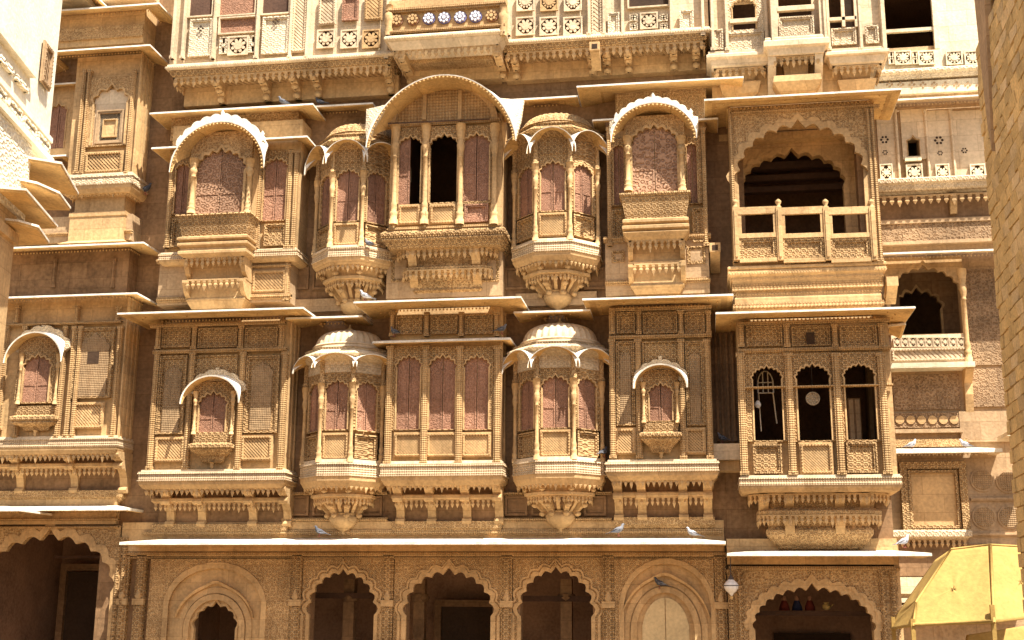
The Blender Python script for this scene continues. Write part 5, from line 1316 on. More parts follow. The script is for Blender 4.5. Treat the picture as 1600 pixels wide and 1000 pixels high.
# recessed window strip beside the near house
b = wing
q = RC(60, 130, 112, 240, 0.3); 
arch_panel(b, F0, (q[0]-0.3, q[1]+0.05, q[2]-0.1, Z(88, 140, 0.3)+0.1), RC(76, 166, 102, 232, 0.3), 0.22, 0.3, n=5, m='stone'); leaves(b, F0, RC(76, 166, 102, 232, 0.3), 0.26)
eave(b, [(q[0]-0.3, 0), (q[0]-0.3, -0.3), (X(125, 140, 0.3), -0.3), (X(125, 140, 0.3), 0)], 0.22, Z(105, 132, 0.52), 0.08, name='small_eave', lip=False)
eave(b, [(q[0]-0.3, 0), (q[0]-0.3, -0.3), (X(98, 240, 0.3), -0.3), (X(98, 240, 0.3), 0)], 0.2, Z(90, 245, 0.5), 0.05, name='window_sill', lip=False)
# upper floors of the wing
for t, dd, fr in ((12, 0.60, 0.45), ):
    q = RC(60, 16, 225, 72, dd); mb = MB(); mb.box(F0, q[0], q[1], 0, dd, q[2], q[3]); link('attic_block', mb, 'stone', b)
    mb = MB(); mb.box(F0, q[0], q[1], dd, dd+0.06, q[2]+0.15, q[2]+0.45); link('frieze', mb, 'carved', b)
    eave(b, rfoot(q[0], q[1]+0.1, dd), 0.45, Z(190, 11, dd+0.45), 0.16)
eave(b, rfoot(X(60, -30, 0.9), X(125, -30, 0.9), 0.9), 0.5, Z(118, -16, 1.4), 0.3)
q = RC(60, -60, 135, 2, 0.8); mb = MB(); mb.box(F0, q[0], q[1], 0, 0.8, q[2], q[3]+2); link('attic_block', mb, 'cream', b)
q = RC(135, -80, 240, -2, 0.4); mb = MB(); mb.box(F0, q[0], q[1], 0, 0.4, q[2], q[3]+2); link('attic_block', mb, 'pale', b)
# archway
b = wroot(80, 1000, 0.1, 'archway', 'wide scalloped archway of the wing, dark passage and doorway inside')
arch_panel(b, F0, (x0w, X(184, 940, 0), 0.0, Z(75, 822, 0)), (AR[0], AR[1], 0.0, AR[3]), 0.0, 0.12, zs=Z(75, 925, 0), n=11, m='carved', k=0.3)
mb = MB(); mb.box(F0, x0w, X(186, 815, 0), 0, 0.16, Z(75, 820, 0), Z(75, 795, 0)+0.3); link('frieze', mb, 'stone', b)
rail(b, 0.16, -60, 186, 812, 4); rail(b, 0.12, -60, 186, 824, 4)
eave(b, rfoot(x0w, X(200, 792, 0.71)-0.55, 0.16), 0.55, Z(120, 798, 0.71), 0.10, t=0.05)
mb = MB(); e = MB(); q = PT(0, 770, 1.9); 
room(wing, AR[0]-0.3, AR[1]+0.2, 0.02, AR[3]+0.3, 3.4, 0.36)
q = RC(102, 893, 170, 1000, -3.2); mb = MB(); mb.box(F0, q[0], q[1]+0.2, -3.3, -3.2, 0.02, q[3]); link('inner_doorway', mb, 'hole', b)
mb = MB(); frame_bars(mb, F0, (q[0]-0.15, q[1]+0.3, 0.02, q[3]+0.18), -3.2, 0.16, 0.1); link('inner_door_frame', mb, 'worn', b)
mb = MB(); q = RC(85, 868, 160, 872, -2); mb.box(F0, q[0], q[1]+0.3, -2.1, -2, q[2], q[3]); link('lintel_beam', mb, 'beam', b)
for p in (180, 189): pil(b, 0.12, p, 840, 1060, 7, 'carved_fine')
# sloping corner of a nearer eave at the frame's edge
eave(wing, [(X(-140, 780, 1.6), -0.2), (X(-140, 780, 1.6), -0.7), (X(10, 780, 0.7), -0.7), (X(10, 780, 0.7), -0.2)], 0.8, Z(20, 799, 1.5), 0.14, name='corner_eave')

# ================================================================= rear house on the right
rd = -1.2
rear = empty('neighbour_house', (X(1480, 900, rd), 1.2, 0), label='set-back house right of the corner tower, pierced white parapets over a deep arched balcony', cat='house')
def rr_root(px, py, d, name, label): x, z = PT(px, py, d); return empty(name, (x, -d, z), rear, label)
b = rear
D = rd
hl = [RC(1372, -30, 1462, 74, D), RC(1386, 420, 1502, 522, D), RC(1418, 216, 1436, 244, D)]
wall_grid(b, X(1350, 500, D), X(1640, 500, D), 0, Z(1480, -80, D)+1, hl, -D, 0.3, 'rose')
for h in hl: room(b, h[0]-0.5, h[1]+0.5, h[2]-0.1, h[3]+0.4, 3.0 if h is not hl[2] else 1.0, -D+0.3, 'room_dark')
def rb(name, l, t, r_, bb, w0, w1, m):
    q = RC(l, t, r_, bb, D+w1); mb = MB(); mb.box(F0, q[0], q[1], D+w0, D+w1, q[2], q[3]); return link(name, mb, m, b)
# top balcony
rb('railing_top', 1375, 44, 1462, 49, 0.0, 0.08, 'cream')
rb('wall_facing', 1463, -60, 1600, 76, 0.0, 0.06, 'cream'); rb('pier', 1456, -60, 1463, 76, 0.0, 0.12, 'cream')
rb('parapet', 1370, 76, 1600, 112, 0.0, 0.14, 'cream')
for c_ in (1411, 1448, 1491, 1520): rpanel(b, D+0.20, c_-13, 79, c_+13, 101, m='cream', petals=10)
for c_ in (1393, 1430): rpanel(b, D+0.20, c_-5, 80, c_+5, 100, m='cream', petals=4, centre=False)
f = rfoot(X(1360, 118, D), X(1620, 118, D), 0.0, 0.0); f = [(x_, -D if abs(y_) < 1e-6 else y_) for x_, y_ in f]
def rfo(w_): x_0, x_1 = X(1340, 118, D), X(1640, 118, D); return [(x_0, -D), (x_0, -D-w_), (x_1, -D-w_), (x_1, -D)]
z = lambda y_: Z(1470, y_, D)
band(b, rfo(0.2), [(0, z(110)), (0.04, z(112)), (0.04, z(116)), (-0.02, z(118)), (-0.06, z(124))], 'bleached', 'parapet_moulding')
rb('frieze', 1366, 124, 1600, 143, 0.0, 0.12, 'cream')
for i in range(9):
    x, z0 = PT(1390+17.5*i, 132, D+0.13); mb = MB()
    for a_ in range(4): mb.prism(F0, [(x+0.05*cos(a_*pi/2)+0.025*cos(k*pi/3), z0+0.05*sin(a_*pi/2)+0.025*sin(k*pi/3)) for k in range(6)], D+0.11, D+0.135)
    link('carved_flower', mb, 'rose', b)
eave(b, rfo(0.1), 0.45, Z(1470, 154, D+0.55), 0.14, m='pale')
# panelled storey
for l, rr in ((1372, 1400), (1405, 1446), (1452, 1487), (1492, 1545)):
    rb('wall_facing', l, 172, rr, 286, 0.0, 0.04, 'pale') if l != 1405 else None
for l in (1402, 1449, 1489): pil(b, D+0.05, l, 172, 287, 5, 'pale')
for c_, dx in ((1385, 10), (1429, 13), (1473, 11), (1528, 12)): rpanel(b, D+0.10, c_-dx, 256, c_+dx, 283, m='cream')
for px, py, s_ in ((1382, 218, .11), (1383, 238, .07), (1467, 219, .12), (1469, 239, .07), (1507, 235, .08), (1420, 192, .09), (1416, 196, .05), (1430, 195, .07)):
    x, z0 = PT(px, py, D+0.05); mb = MB()
    for a_ in range(6): mb.prism(F0, [(x+s_*0.62*cos(a_*pi/3)+s_*0.25*cos(k*pi/3), z0+s_*0.62*sin(a_*pi/3)+s_*0.25*sin(k*pi/3)) for k in range(6)], D+0.03, D+0.046)
    link('pierced_star', mb, 'hole', b)  # raised dark inlays; the depth of a piercing is painted in
arch_panel(b, F0, RC(1408, 172, 1445, 250, D), RC(1418, 218, 1436, 245, D), D, D+0.05, n=3, m='pale')
rb('sill', 1414, 245, 1440, 251, 0.05, 0.14, 'cream')
# balcony foot and friezes
band(b, rfo(0.45), [(0, z(286)), (0.03, z(288)), (0.03, z(293)), (-0.03, z(296)), (-0.06, z(302)), (-0.1, z(304))], 'pale_carved', 'balcony_moulding')
fringe(b, rfo(0.45), -0.10, Z(1470, 303, D+0.35), 0.19, segs=[1], pitch=0.16)
rb('corbel_wall', 1374, 306, 1600, 343, 0.0, 0.12, 'worn')
q = X(1491, 320, D+0.3); mb = MB(); mb.prof(F0, [(D, Z(1491, 338, D)), (D+0.2, Z(1491, 338, D)), (D+0.35, Z(1491, 304, D+0.3)), (D, Z(1491, 304, D))], q-0.07, q+0.07); link('bracket', mb, 'stone', b)
rb('frieze', 1376, 345, 1600, 374, 0.0, 0.16, 'brown_carved'); rb('string_course', 1374, 340, 1600, 346, 0.0, 0.2, 'rose'); rb('string_course', 1374, 374, 1600, 379, 0.0, 0.2, 'rose')
eave(b, rfo(0.18), 0.5, Z(1470, 395, D+0.68), 0.12, m='pale')
# arched balcony
arch_panel(b, F0, RC(1384, 402, 1506, 524, D), RC(1390, 420, 1500, 523, D), D, D+0.08, n=11, m='stone', zs=Z(1440, 470, D), k=0.32)
mb = MB(); mb.box(F0, X(1380, 480, D-0.9), X(1406, 480, D-0.9), D-1.1, D-0.9, Z(1440, 530, D-1), Z(1440, 400, D-1)); link('inner_pillar', mb, 'worn', b)
arch_panel(b, F0, (X(1380, 480, D-1), X(1520, 480, D-1), Z(1440, 530, D-1), Z(1440, 410, D-1)+0.3), (X(1400, 480, D-1), X(1470, 480, D-1), Z(1440, 530, D-1), Z(1440, 455, D-1)), D-1.2, D-1.1, n=7, m='worn')
pw = 0.38
rb('balcony_floor', 1388, 566, 1524, 574, 0.0, pw+0.08, 'cream')
q = RC(1394, 522, 1512, 564, D+pw); mb = MB(); mb.box(F0, q[0], q[1], D+pw-0.1, D+pw-0.04, q[2], q[3]); link('balcony_parapet', mb, 'pale', b)
for i in range(9): 
    c_ = 1402+12.5*i; rpanel(b, D+pw, c_-6, 527, c_+6, 542, m='pale', petals=6, back='worn'); 
jali(b, F0, RC(1394, 544, 1512, 563, D+pw), D+pw-0.01, pitch=0.1, bar=0.05, m='pale', back='worn')
column(b, X(1512, 545, D+pw), -(D+pw), Z(1512, 566, D+pw), Z(1512, 420, D+pw), 0.055, 'stone')
mb = MB(); x = X(1515, 590, D+0.3); mb.prof(F0, [(D, Z(1515, 645, D)), (D+0.08, Z(1515, 645, D)), (D+0.16, Z(1515, 618, D)), (D+0.14, Z(1515, 600, D)), (D+pw, Z(1515, 582, D)), (D+pw, Z(1515, 574, D+pw)), (D, Z(1515, 574, D))], x-0.08, x+0.08); link('bracket', mb, 'stone', b)
rb('wall_facing', 1396, 585, 1500, 640, 0.0, 0.04, 'brown_carved'); rb('frieze', 1397, 645, 1500, 668, 0.0, 0.07, 'brown_carved')
for i in range(6):
    x, z0 = PT(1406+17*i, 656, D+0.08); mb = MB(); mb.prism(F0, [(x+0.09*cos(k*pi/6), z0+0.09*sin(k*pi/6)) for k in range(12)], D+0.06, D+0.09); link('carved_roundel', mb, 'stone', b)
rb('carved_pier', 1510, 420, 1600, 570, 0.0, 0.05, 'brown_carved'); rb('wall_facing', 1512, 575, 1600, 635, 0.0, 0.06, 'brown_carved'); rb('wall_facing', 1500, 642, 1600, 690, 0.0, 0.08, 'rose')
rb('string_course', 1396, 670, 1505, 676, 0.0, 0.15, 'rose')
f2 = [(X(1390, 700, D), -D), (X(1390, 700, D), -D-0.1), (X(1522, 700, D), -D-0.1), (X(1522, 700, D), -D)]
eave(b, f2, 0.42, Z(1465, 708, D+0.5), 0.08, m='pale', t=0.07)
rb('string_course', 1396, 686, 1512, 698, 0.0, 0.2, 'carved')
# framed panel
r_ = RC(1408, 722, 1512, 838, D+0.1); mb = MB(); frame_bars(mb, F0, r_, D, 0.14, 0.18); frame_bars(mb, F0, (r_[0]+0.16, r_[1]-0.16, r_[2]+0.16, r_[3]-0.16), D, 0.06, 0.12); link('panel_frame', mb, 'carved_fine', b)
mb = MB(); mb.box(F0, r_[0]+0.2, r_[1]-0.2, D+0.001, D+0.05, r_[2]+0.2, r_[3]-0.2); link('panel_field', mb, 'stone', b)
band(b, [(X(1330, 830, D), -D), (X(1330, 830, D), -D-0.2), (X(1512, 830, D), -D-0.2), (X(1512, 830, D), -D)], [(0, Z(1450, 828, D+.2)), (0.04, Z(1450, 830, D+.2)), (0.04, Z(1450, 838, D+.2)), (-0.05, Z(1450, 842, D+.2))], 'pale_carved', 'panel_sill')
fringe(b, [(X(1330, 830, D), -D), (X(1330, 830, D), -D-0.2), (X(1512, 830, D), -D-0.2), (X(1512, 830, D), -D)], -0.04, Z(1450, 842, D+.2), 0.16, segs=[1])
for px, py in ((1535, 750), (1575, 752), (1538, 808), (1578, 808)):
    x, z0 = PT(px, py, D+0.02); mb = MB(); mb.prism(F0, [(x+0.24*cos(k*pi/10), z0+0.24*sin(k*pi/10)) for k in range(20)], D, D+0.03); link('wall_roundel', mb, 'rose', b)
    mb = MB(); mb.prism(F0, [(x+0.2*cos(k*pi/10), z0+0.2*sin(k*pi/10)) for k in range(20)], D+0.0, D+0.05); link('wall_roundel', mb, 'worn_diaper', b)
rail(b, D+0.0, 1516, 1600, 780, 6, 'rose'); rail(b, D+0.0, 1516, 1600, 835, 6, 'rose')
mb = MB(); mb.box(F0, X(1575, 690, D+1.2), X(1640, 690, D+1.2), D+0.3, D+1.2, Z(1590, 676, D+1.2)-0.06, Z(1590, 676, D+1.2)+0.02); link('corner_slab', mb, 'pale', b)
rb('wall_facing', 1400, 850, 1600, 900, 0, 0.05, 'worn'); rb('wall_facing', 1400, 902, 1600, 928, 0, 0.08, 'pale')
rb('step_ledge', 1400, 935, 1600, 942, 0, 0.4, 'cream'); rb('step_ledge', 1400, 946, 1600, 963, 0.0, 0.5, 'cream')

# ================================================================= near house on the left (its flank runs towards us)
ca = radians(-12)                 # heading of that flank, seen from above
yb_ = 9.0                         # far corner lies this much in front of the mansion wall
cx_, cz_ = PT(86, 120, yb_)
Fn = Frame(cx_, -yb_, pi/2-ca+0*pi)   # u runs away from the camera, w points right
Fn.ox, Fn.oy = cx_, -yb_
near = empty('near_house', (cx_, -yb_, 0), label='sunlit cream house close on the left, carved flank with small sloping stone awnings', cat='house')
def nU(px, py):
    """where the ray of a pixel meets the flank: (u, z)"""
    a_, b_ = (px-800)/FPX, (500-py)/FPX
    r = [Fv[i]+Rv[i]*a_+Uv[i]*b_ for i in range(3)]
    n = (Fn.s, -Fn.c); ox, oy = Fn.ox, Fn.oy
    t = ((ox-0)*n[0]+(oy+CAMD)*n[1])/(r[0]*n[0]+r[1]*n[1])
    x, y = r[0]*t, -CAMD+r[1]*t
    return ((x-ox)*Fn.c+(y-oy)*Fn.s, H+r[2]*t)
def nbox(name, u0, u1, w0, w1, z0, z1, m):
    mb = MB(); mb.box(Fn, u0, u1, w0, w1, z0, z1); return link(name, mb, m, near)
zt_n = nU(90, 260)[1]
nbox('upper_wall', -9, 0, -3.0, 0.0, zt_n-0.9, 12.5, 'limewash') if False else None
M['limewash'] = mat('limewashed_stone', (0.84, 0.75, 0.56), 0.08)  # strong sun on this flank put into a paler stone colour
M['limewash_carved'] = mat('limewashed_carving', (0.84, 0.75, 0.56), 0.08, carve='rosette', cscale=5.5, carve_amt=0.6, crev=0.35)
nbox('upper_wall', -9, 0, -3.0, 0.0, zt_n-0.2, 13.5, 'limewash')
def nline(name, p, h, out, m='limewash'):
    u, z_ = nU(*p); return nbox(name, -9, 0.02 if name != 'hood_course' else u, 0.0, out, z_-h/2, z_+h/2, m)
z1_, z2_, z3_ = nU(72, 213)[1], nU(46, 117)[1], nU(34, 240)[1]
nbox('string_course', -9, 0.03, 0.0, 0.05, z1_-0.05, z1_+0.03, 'limewash'); nbox('hood_course', -9, nU(46, 116)[0], 0.0, 0.10, z2_-0.05, z2_+0.04, 'limewash')
zb_ = nU(72, 250)[1]
nbox('string_course', -9, 0.05, 0.0, 0.09, zb_-0.05, zb_+0.05, 'limewash')
for i in range(7):     # pierced squares under the string course
    u1 = -0.06-0.62*i; carved_panel(near, Fn, (u1-0.52, u1, zb_+0.10, z1_-0.10), 0.02, 'limewash_carved', 0.04)
for i in range(5):
    u1 = nU(44, 140)[0]-0.1-0.62*i; carved_panel(near, Fn, (u1-0.5, u1, z1_+0.25, z2_-0.25), 0.02, 'limewash_carved', 0.04)
ua, za = nU(56, 125); ub, zb2 = nU(78, 98)
ua, ub = min(ua, ub)-0.02, max(ua, ub); zc_ = nU(67, 95)[1]
jali(near, Fn, (ua+0.1, ub-0.08, zc_-0.36, zc_+0.24), 0.05, pitch=0.12, bar=0.05, m='rose', back='hole')
uL = nU(28, 345)[0]
nbox('lower_wall', -9, uL, -3.0, -0.02, 0, zt_n-0.2, 'stone')
nbox('lower_moulding', -9, uL+0.03, -0.02, 0.03, nU(28, 345)[1]-0.35, nU(28, 345)[1]-0.2, 'stone')
nbox('bracket_wall', -9, nU(40, 300)[0], -2.9, 0.03, nU(28, 345)[1]+0.05, zb_-0.06, 'limewash_carved')
def nplane(px, py, zA, sl):
    # corner of a slab lying in the plane z = zA - sl*w
    a_, b_ = (px-800)/FPX, (500-py)/FPX
    r = [Fv[i]+Rv[i]*a_+Uv[i]*b_ for i in range(3)]
    n = (Fn.s, -Fn.c); w0 = (0-Fn.ox)*n[0]+(-CAMD-Fn.oy)*n[1]; wv = r[0]*n[0]+r[1]*n[1]
    t = (zA-sl*w0-H)/(r[2]+sl*wv)
    return (r[0]*t, -CAMD+r[1]*t, H+r[2]*t)
def awning(pts, base):
    zA = nU(*base)[1]; P_ = [nplane(x_, y_, zA, 0.12) for x_, y_ in pts]; k = len(P_)
    mb = MB(); mb.add(P_+[(x_, y_, z_+0.045) for x_, y_, z_ in P_], [tuple(range(k)), tuple(range(2*k-1, k-1, -1))]+[(i, (i+1) % k, (i+1) % k+k, i+k) for i in range(k)])
    link('awning_slab', mb, 'eave', near)
    e = MB(); c = [sum(p_[i] for p_ in P_)/k for i in range(3)]
    Q = [(x_+(x_-c[0])*0.035, y_+(y_-c[1])*0.035, z_+0.03) for x_, y_, z_ in P_]
    e.add(Q+[(x_, y_, z_+0.03) for x_, y_, z_ in Q], [tuple(range(k)), tuple(range(2*k-1, k-1, -1))]+[(i, (i+1) % k, (i+1) % k+k, i+k) for i in range(k)]); link('awning_top', e, 'edge', near)  # added sheet that paints the awning's sunlit top
awning([(30, 246), (42, 251), (95, 260), (121, 306), (60, 297), (20, 288)], (42, 252))
awning([(30, 285), (58, 291), (92, 306), (109, 329), (59, 328), (30, 318)], (44, 300))
awning([(-40, 296), (3, 299), (40, 302), (88, 357), (52, 358), (-40, 335)], (10, 312))
awning([(-20, 345), (28, 350), (59, 359), (75, 382), (32, 383), (-20, 375)], (30, 365))

# ================================================================= brick house close on the right
yb2 = 10.0
bx_, bz_ = PT(1560, 500, yb2)
Fb = Frame(bx_, -yb2, -pi/2+radians(-2))     # u runs towards the camera, w points left
brick = empty('brick_house', (bx_, -yb2, 0), label='rough tan masonry wall close on the right edge, its courses stepping away', cat='house')
M['mortar'] = mat('mortar', (0.50, 0.34, 0.16), 0.2)
M['block'] = mat('tan_block', (0.66, 0.45, 0.19), 0.28, nscale=2.0, bump=0.6)
M['block2'] = mat('tan_block_pale', (0.70, 0.50, 0.25), 0.25, nscale=2.4, bump=0.6)
wz1 = Z(1515, 78, yb2)
mb = MB(); mb.box(Fb, 0.02, 8, -1.5, -0.02, 0, wz1-0.01); mb.box(Fb, 0.02, 8, -1.5, -0.16, wz1-0.02, wz1+2.5); link('wall_core', mb, 'mortar', brick)
rnd = random.Random(3); nb = 0; rest = MB()
bh = 0.17
meshes = []
for k in range(8):
    m_ = MB(); L_ = 0.34; j = lambda a: a+rnd.uniform(-0.012, 0.012)
    vs = [(j(x_), j(y_), j(z_)) for z_ in (0.008, bh-0.012) for y_ in (0, 0.11) for x_ in (0.008, L_-0.008)]
    m_.v = vs; m_.f = [(0, 1, 3, 2), (4, 6, 7, 5), (0, 4, 5, 1), (1, 5, 7, 3), (3, 7, 6, 2), (2, 6, 4, 0)]; m_.smooth = [False]*6
    me = bpy.data.meshes.new('brick'); me.from_pydata(m_.v, [], m_.f); me.materials.append(M['block' if k % 3 else 'block2']); meshes.append(me)
rows = int(wz1/bh)
cand = []
for rI in range(rows+14):
    z_ = rI*bh; back = -0.0 if z_ < wz1-bh*0.5 else -0.14
    if rI % 2: rest.box(Fb, 0.0, 0.162, back-0.11, back+rnd.uniform(-0.012, 0.012), z_+0.008, z_+bh-0.012)
    for cI in range(24):
        u = cI*0.34+(0.17 if rI % 2 else 0)
        cand.append((u, z_, back))
    # quoin end that closes the corner
vis = [c for c in cand if c[1] > 1.9 and c[0] < 3.0 and c[1] < wz1+1.7]
vis.sort(key=lambda c: abs(c[0]-1.2)+0.02*c[1])
chosen = set(vis[:290])
for c in cand:
    u, z_, back = c; p = Fb(u, back, z_)
    if c in chosen:
        o = bpy.data.objects.new('brick', rnd.choice(meshes)); sc.collection.objects.link(o); place(o, p, brick); o.rotation_euler = (0, 0, Fb.a)
    else:
        rest.box(Fb, u+0.008, u+0.332, back-0.11, back+rnd.uniform(-0.012, 0.012), z_+0.008, z_+bh-0.012)
link('brick_courses', rest, 'block', brick, kind='stuff')
# patch of render clinging near the top
mb = MB(); pts = [nn for nn in ((0.5, wz1+1.6), (0.8, wz1+1.4), (0.95, wz1+0.2), (0.85, wz1-0.4), (0.62, wz1-1.6), (0.50, wz1-1.2), (0.42, wz1-0.2), (0.36, wz1+0.9))]
mb.prism(Fb, pts, -0.03, 0.035); link('render_patch', mb, 'cream_patch' if False else 'rose', brick)

# ================================================================= yellow stall canopy, bottom right
M['canvas'] = mat('yellow_canvas', (0.40, 0.25, 0.07), 0.08, rough=0.8, nscale=1.2, bump=0.25)
M['canvas_dark'] = M['canvas']
ds = 5.6
st = empty('stall_canopy', (X(1520, 980, ds), -ds, 0), label='yellow canvas stall canopy on square posts at the lower right corner', cat='canopy')
def P3(px, py, d): x, z = PT(px, py, d); return (x, -d, z)
def PP(px, py, pt, n):
    a_, b_ = (px-800)/FPX, (500-py)/FPX; r = Vector([Fv[i]+Rv[i]*a_+Uv[i]*b_ for i in range(3)]); n = Vector(n); o_ = Vector((0, -CAMD, H))
    return tuple(o_+r*((Vector(pt)-o_).dot(n)/r.dot(n)))
A = P3(1431, 941, ds+0.2); nA = (-0.30, -1, 0.75)
B, C_, Dd, E = PP(1486, 858, A, nA), PP(1547, 851, A, nA), PP(1553, 973, A, nA), PP(1427, 978, A, nA)
def slab(name, pts, th, m, par, nrm=None, n_=10):
    # cloth panel: fan of strips from an inner point, sagging a little between its edges
    p = [Vector(q) for q in pts]; n = (p[1]-p[0]).cross(p[2]-p[0]).normalized()
    if nrm is not None and n.dot(Vector(nrm)) < 0: n = -n
    k = len(p); c = sum(p, Vector())/k; mb = MB(); per = []
    for i in range(k):
        for j in range(n_): per.append(p[i].lerp(p[(i+1) % k], j/n_))
    rings = []
    for r_ in range(n_+1):
        t = r_/n_
        rings.append([tuple(c.lerp(q, max(t, 0.0005))-n*(0.025*(1-t*t)+0.006*sin(7*a_/n_+5*t)*(1-t)*t*4)) for a_, q in enumerate(per)])
    back = [[tuple(Vector(q)-n*th) for q in rg] for rg in rings]
    mb.strip(rings+back[::-1], True, True, True)
    return link(name, mb, m, par)
slab('canvas_panel', [A, B, C_, Dd, E], 0.015, 'canvas', st, (-0.3, -1, 0.2))
nR = Vector(Dd)-Vector(C_); nR = Vector((0.25, -1, 0)).cross(nR).cross(nR) if False else nR.cross(Vector((1.0, 0.35, -0.0))).normalized()
G_ = PP(1640, 856, C_, nR); H_ = PP(1640, 962, C_, nR)
slab('canvas_panel', [C_, G_, H_, Dd], 0.015, 'canvas', st, (0.3, -1, 0.2))
Bk = (B[0]+0.1, B[1]+2.0, B[2]-0.1); Ck = (G_[0], G_[1]+1.5, G_[2]-0.05)
slab('canvas_roof', [B, C_, G_, Ck, Bk], 0.015, 'canvas', st, (0, 0, 1))
slab('canvas_side', [A, B, Bk, (A[0]+0.05, A[1]+2.4, A[2]-0.2), (E[0], E[1]+2.4, E[2]-0.1), E], 0.015, 'canvas', st, (-1, 0, 0.2))
for p in (E, Dd, (E[0]+0.05, E[1]+2.3, E[2])):
    mb = MB(); mb.box(F0, p[0]-0.03, p[0]+0.03, -p[1]-0.07, -p[1]-0.01, 0, p[2]+0.25 if p is Dd else p[2]+0.1); link('post', mb, 'canvas', st)
mb = MB(); mb.tube(tuple(Vector(E)+Vector((0, 0.02, 0.02))), tuple(Vector(Dd)+Vector((0, 0.02, 0.02))), 0.025); link('edge_tube', mb, 'canvas', st)
mb = MB(); mb.tube(tuple(Vector(C_)+Vector((0, -0.02, 0.0))), tuple(Vector(Dd)+Vector((0, -0.02, 0.0))), 0.022); link('edge_tube', mb, 'canvas', st)
for a_, b_ in ((A, B), (B, C_), (A, E), (C_, G_)):
    mb = MB(); mb.tube(a_, b_, 0.016); link('hem', mb, 'canvas', st)
for t in (0.33, 0.66):
    mb = MB(); mb.tube(tuple(Vector(B).lerp(Vector(C_), t)+Vector((0, -0.012, 0.0))), tuple(Vector(E).lerp(Vector(Dd), t)+Vector((0, -0.012, 0.02))), 0.006); link('seam', mb, 'canvas', st) if False else None
# second, lower canvas tucked under it
A2, B2, C2, D2 = P3(1510, 992, ds-1.6), P3(1600, 978, ds-1.6), P3(1640, 1040, ds-1.2), P3(1500, 1040, ds-1.2)
low = empty('lower_awning', (A2[0], A2[1], 0), label='lower yellow canvas awning tucked under the stall canopy', cat='awning')
slab('canvas_panel', [A2, B2, C2, D2], 0.015, 'canvas', low, (0, -1, 0.4))
mb = MB(); mb.box(F0, D2[0]+0.3, D2[0]+0.36, -D2[1]-0.1, -D2[1]-0.04, 0, D2[2]+0.1); link('post', mb, 'canvas', low)

# ================================================================= hanging lamp beside the tower porch
M['lamp_glass'] = mat('milky_glass', (0.80, 0.74, 0.66), 0.04, rough=0.25, bump=0.0)
M['metal'] = mat('dark_metal', (0.10, 0.08, 0.07), 0.2, rough=0.5)
lx, lz = PT(1143, 931, 0.62)
lamp = empty('hanging_lamp', (lx, -0.62, lz), label='white glass globe lamp hanging under the eave beside the tower arch', cat='lamp')
mb = MB(); mb.lathe((lx, -0.62, lz), [(0.012, 0.0), (0.03, 0.02), (0.05, 0.05), (0.10, 0.09), (0.135, 0.15), (0.14, 0.20), (0.115, 0.25), (0.07, 0.29), (0.05, 0.31)], 16); link('globe', mb, 'lamp_glass', lamp)
mb = MB(); mb.lathe((lx, -0.62, lz+0.305), [(0.055, 0), (0.06, 0.02), (0.03, 0.06), (0.02, 0.10)], 10); link('cap', mb, 'metal', lamp)
mb = MB(); mb.lathe((lx, -0.62, lz-0.07), [(0.008, 0), (0.03, 0.03), (0.035, 0.05), (0.02, 0.075)], 8); link('finial', mb, 'eave', lamp)
mb = MB(); mb.tube((lx, -0.62, lz+0.40), (lx, -0.62, Z(1143, 868, 0.62)+0.02), 0.01); link('rod', mb, 'metal', lamp)
mb = MB(); mb.lathe((lx, -0.62, lz+0.185), [(0.142, 0), (0.146, 0.008), (0.142, 0.016)], 16); link('band_ring', mb, 'metal', lamp)

# ================================================================= things inside the tower windows
wx, wz = PT(1270, 623, 0.55)
disc = empty('wall_disc', (wx, -0.55, wz-0.13), label='pale round disc hanging in the dark middle window of the tower', cat='disc')
mb = MB(); mb.prism(F0, [(wx+0.118*cos(k*pi/12), wz+0.115*sin(k*pi/12)) for k in range(24)], 0.55, 0.575); link('disc_face', mb, 'pale_carved', disc)
mb = MB(); n_ = 24
for k in range(n_): a0, a1 = 2*pi*k/n_, 2*pi*(k+1)/n_; mb.prism(F0, [(wx+0.118*cos(a0), wz+0.115*sin(a0)), (wx+0.118*cos(a1), wz+0.115*sin(a1)), (wx+0.138*cos(a1), wz+0.135*sin(a1)), (wx+0.138*cos(a0), wz+0.135*sin(a0))], 0.54, 0.59)
link('disc_rim', mb, 'pale', disc)
mb = MB(); mb.tube((wx, -0.56, wz+0.17), (wx, -0.56, Z(1270, 575, 0.55)+0.1), 0.008); link('hanging_cord', mb, 'metal', disc)
gx_, gz_ = PT(1196, 600, 0.6)
gr = empty('wall_hanging', (gx_, -0.6, gz_-0.3), label='small arched openwork frame hanging in the left window of the tower', cat='hanging')
mb = MB(); N = 10; pr = [(gx_-0.15, gz_-0.18)]+[(gx_-0.15*cos(pi*i/N), gz_+0.0+0.26*sin(pi*i/N)) for i in range(N+1)]+[(gx_+0.15, gz_-0.18)]
for i in range(len(pr)-1): mb.tube((pr[i][0], -0.6, pr[i][1]), (pr[i+1][0], -0.6, pr[i+1][1]), 0.014)
for zz_ in (-0.18, -0.07, 0.03): mb.tube((gx_-0.15, -0.6, gz_+zz_), (gx_+0.15, -0.6, gz_+zz_), 0.012)
for xx in (-0.05, 0.05): mb.tube((gx_+xx, -0.6, gz_-0.18), (gx_+xx, -0.6, gz_+0.22), 0.012)
link('openwork', mb, 'pale', gr)
mb = MB(); mb.tube((gx_-0.14, -0.6, gz_-0.19), (gx_-0.12, -0.6, gz_-0.95), 0.012); link('streamer', mb, 'pale', gr)
mb = MB(); mb.tube((gx_+0.14, -0.6, gz_-0.19), (gx_+0.19, -0.6, gz_-0.8), 0.014); link('streamer', mb, 'pale', gr)
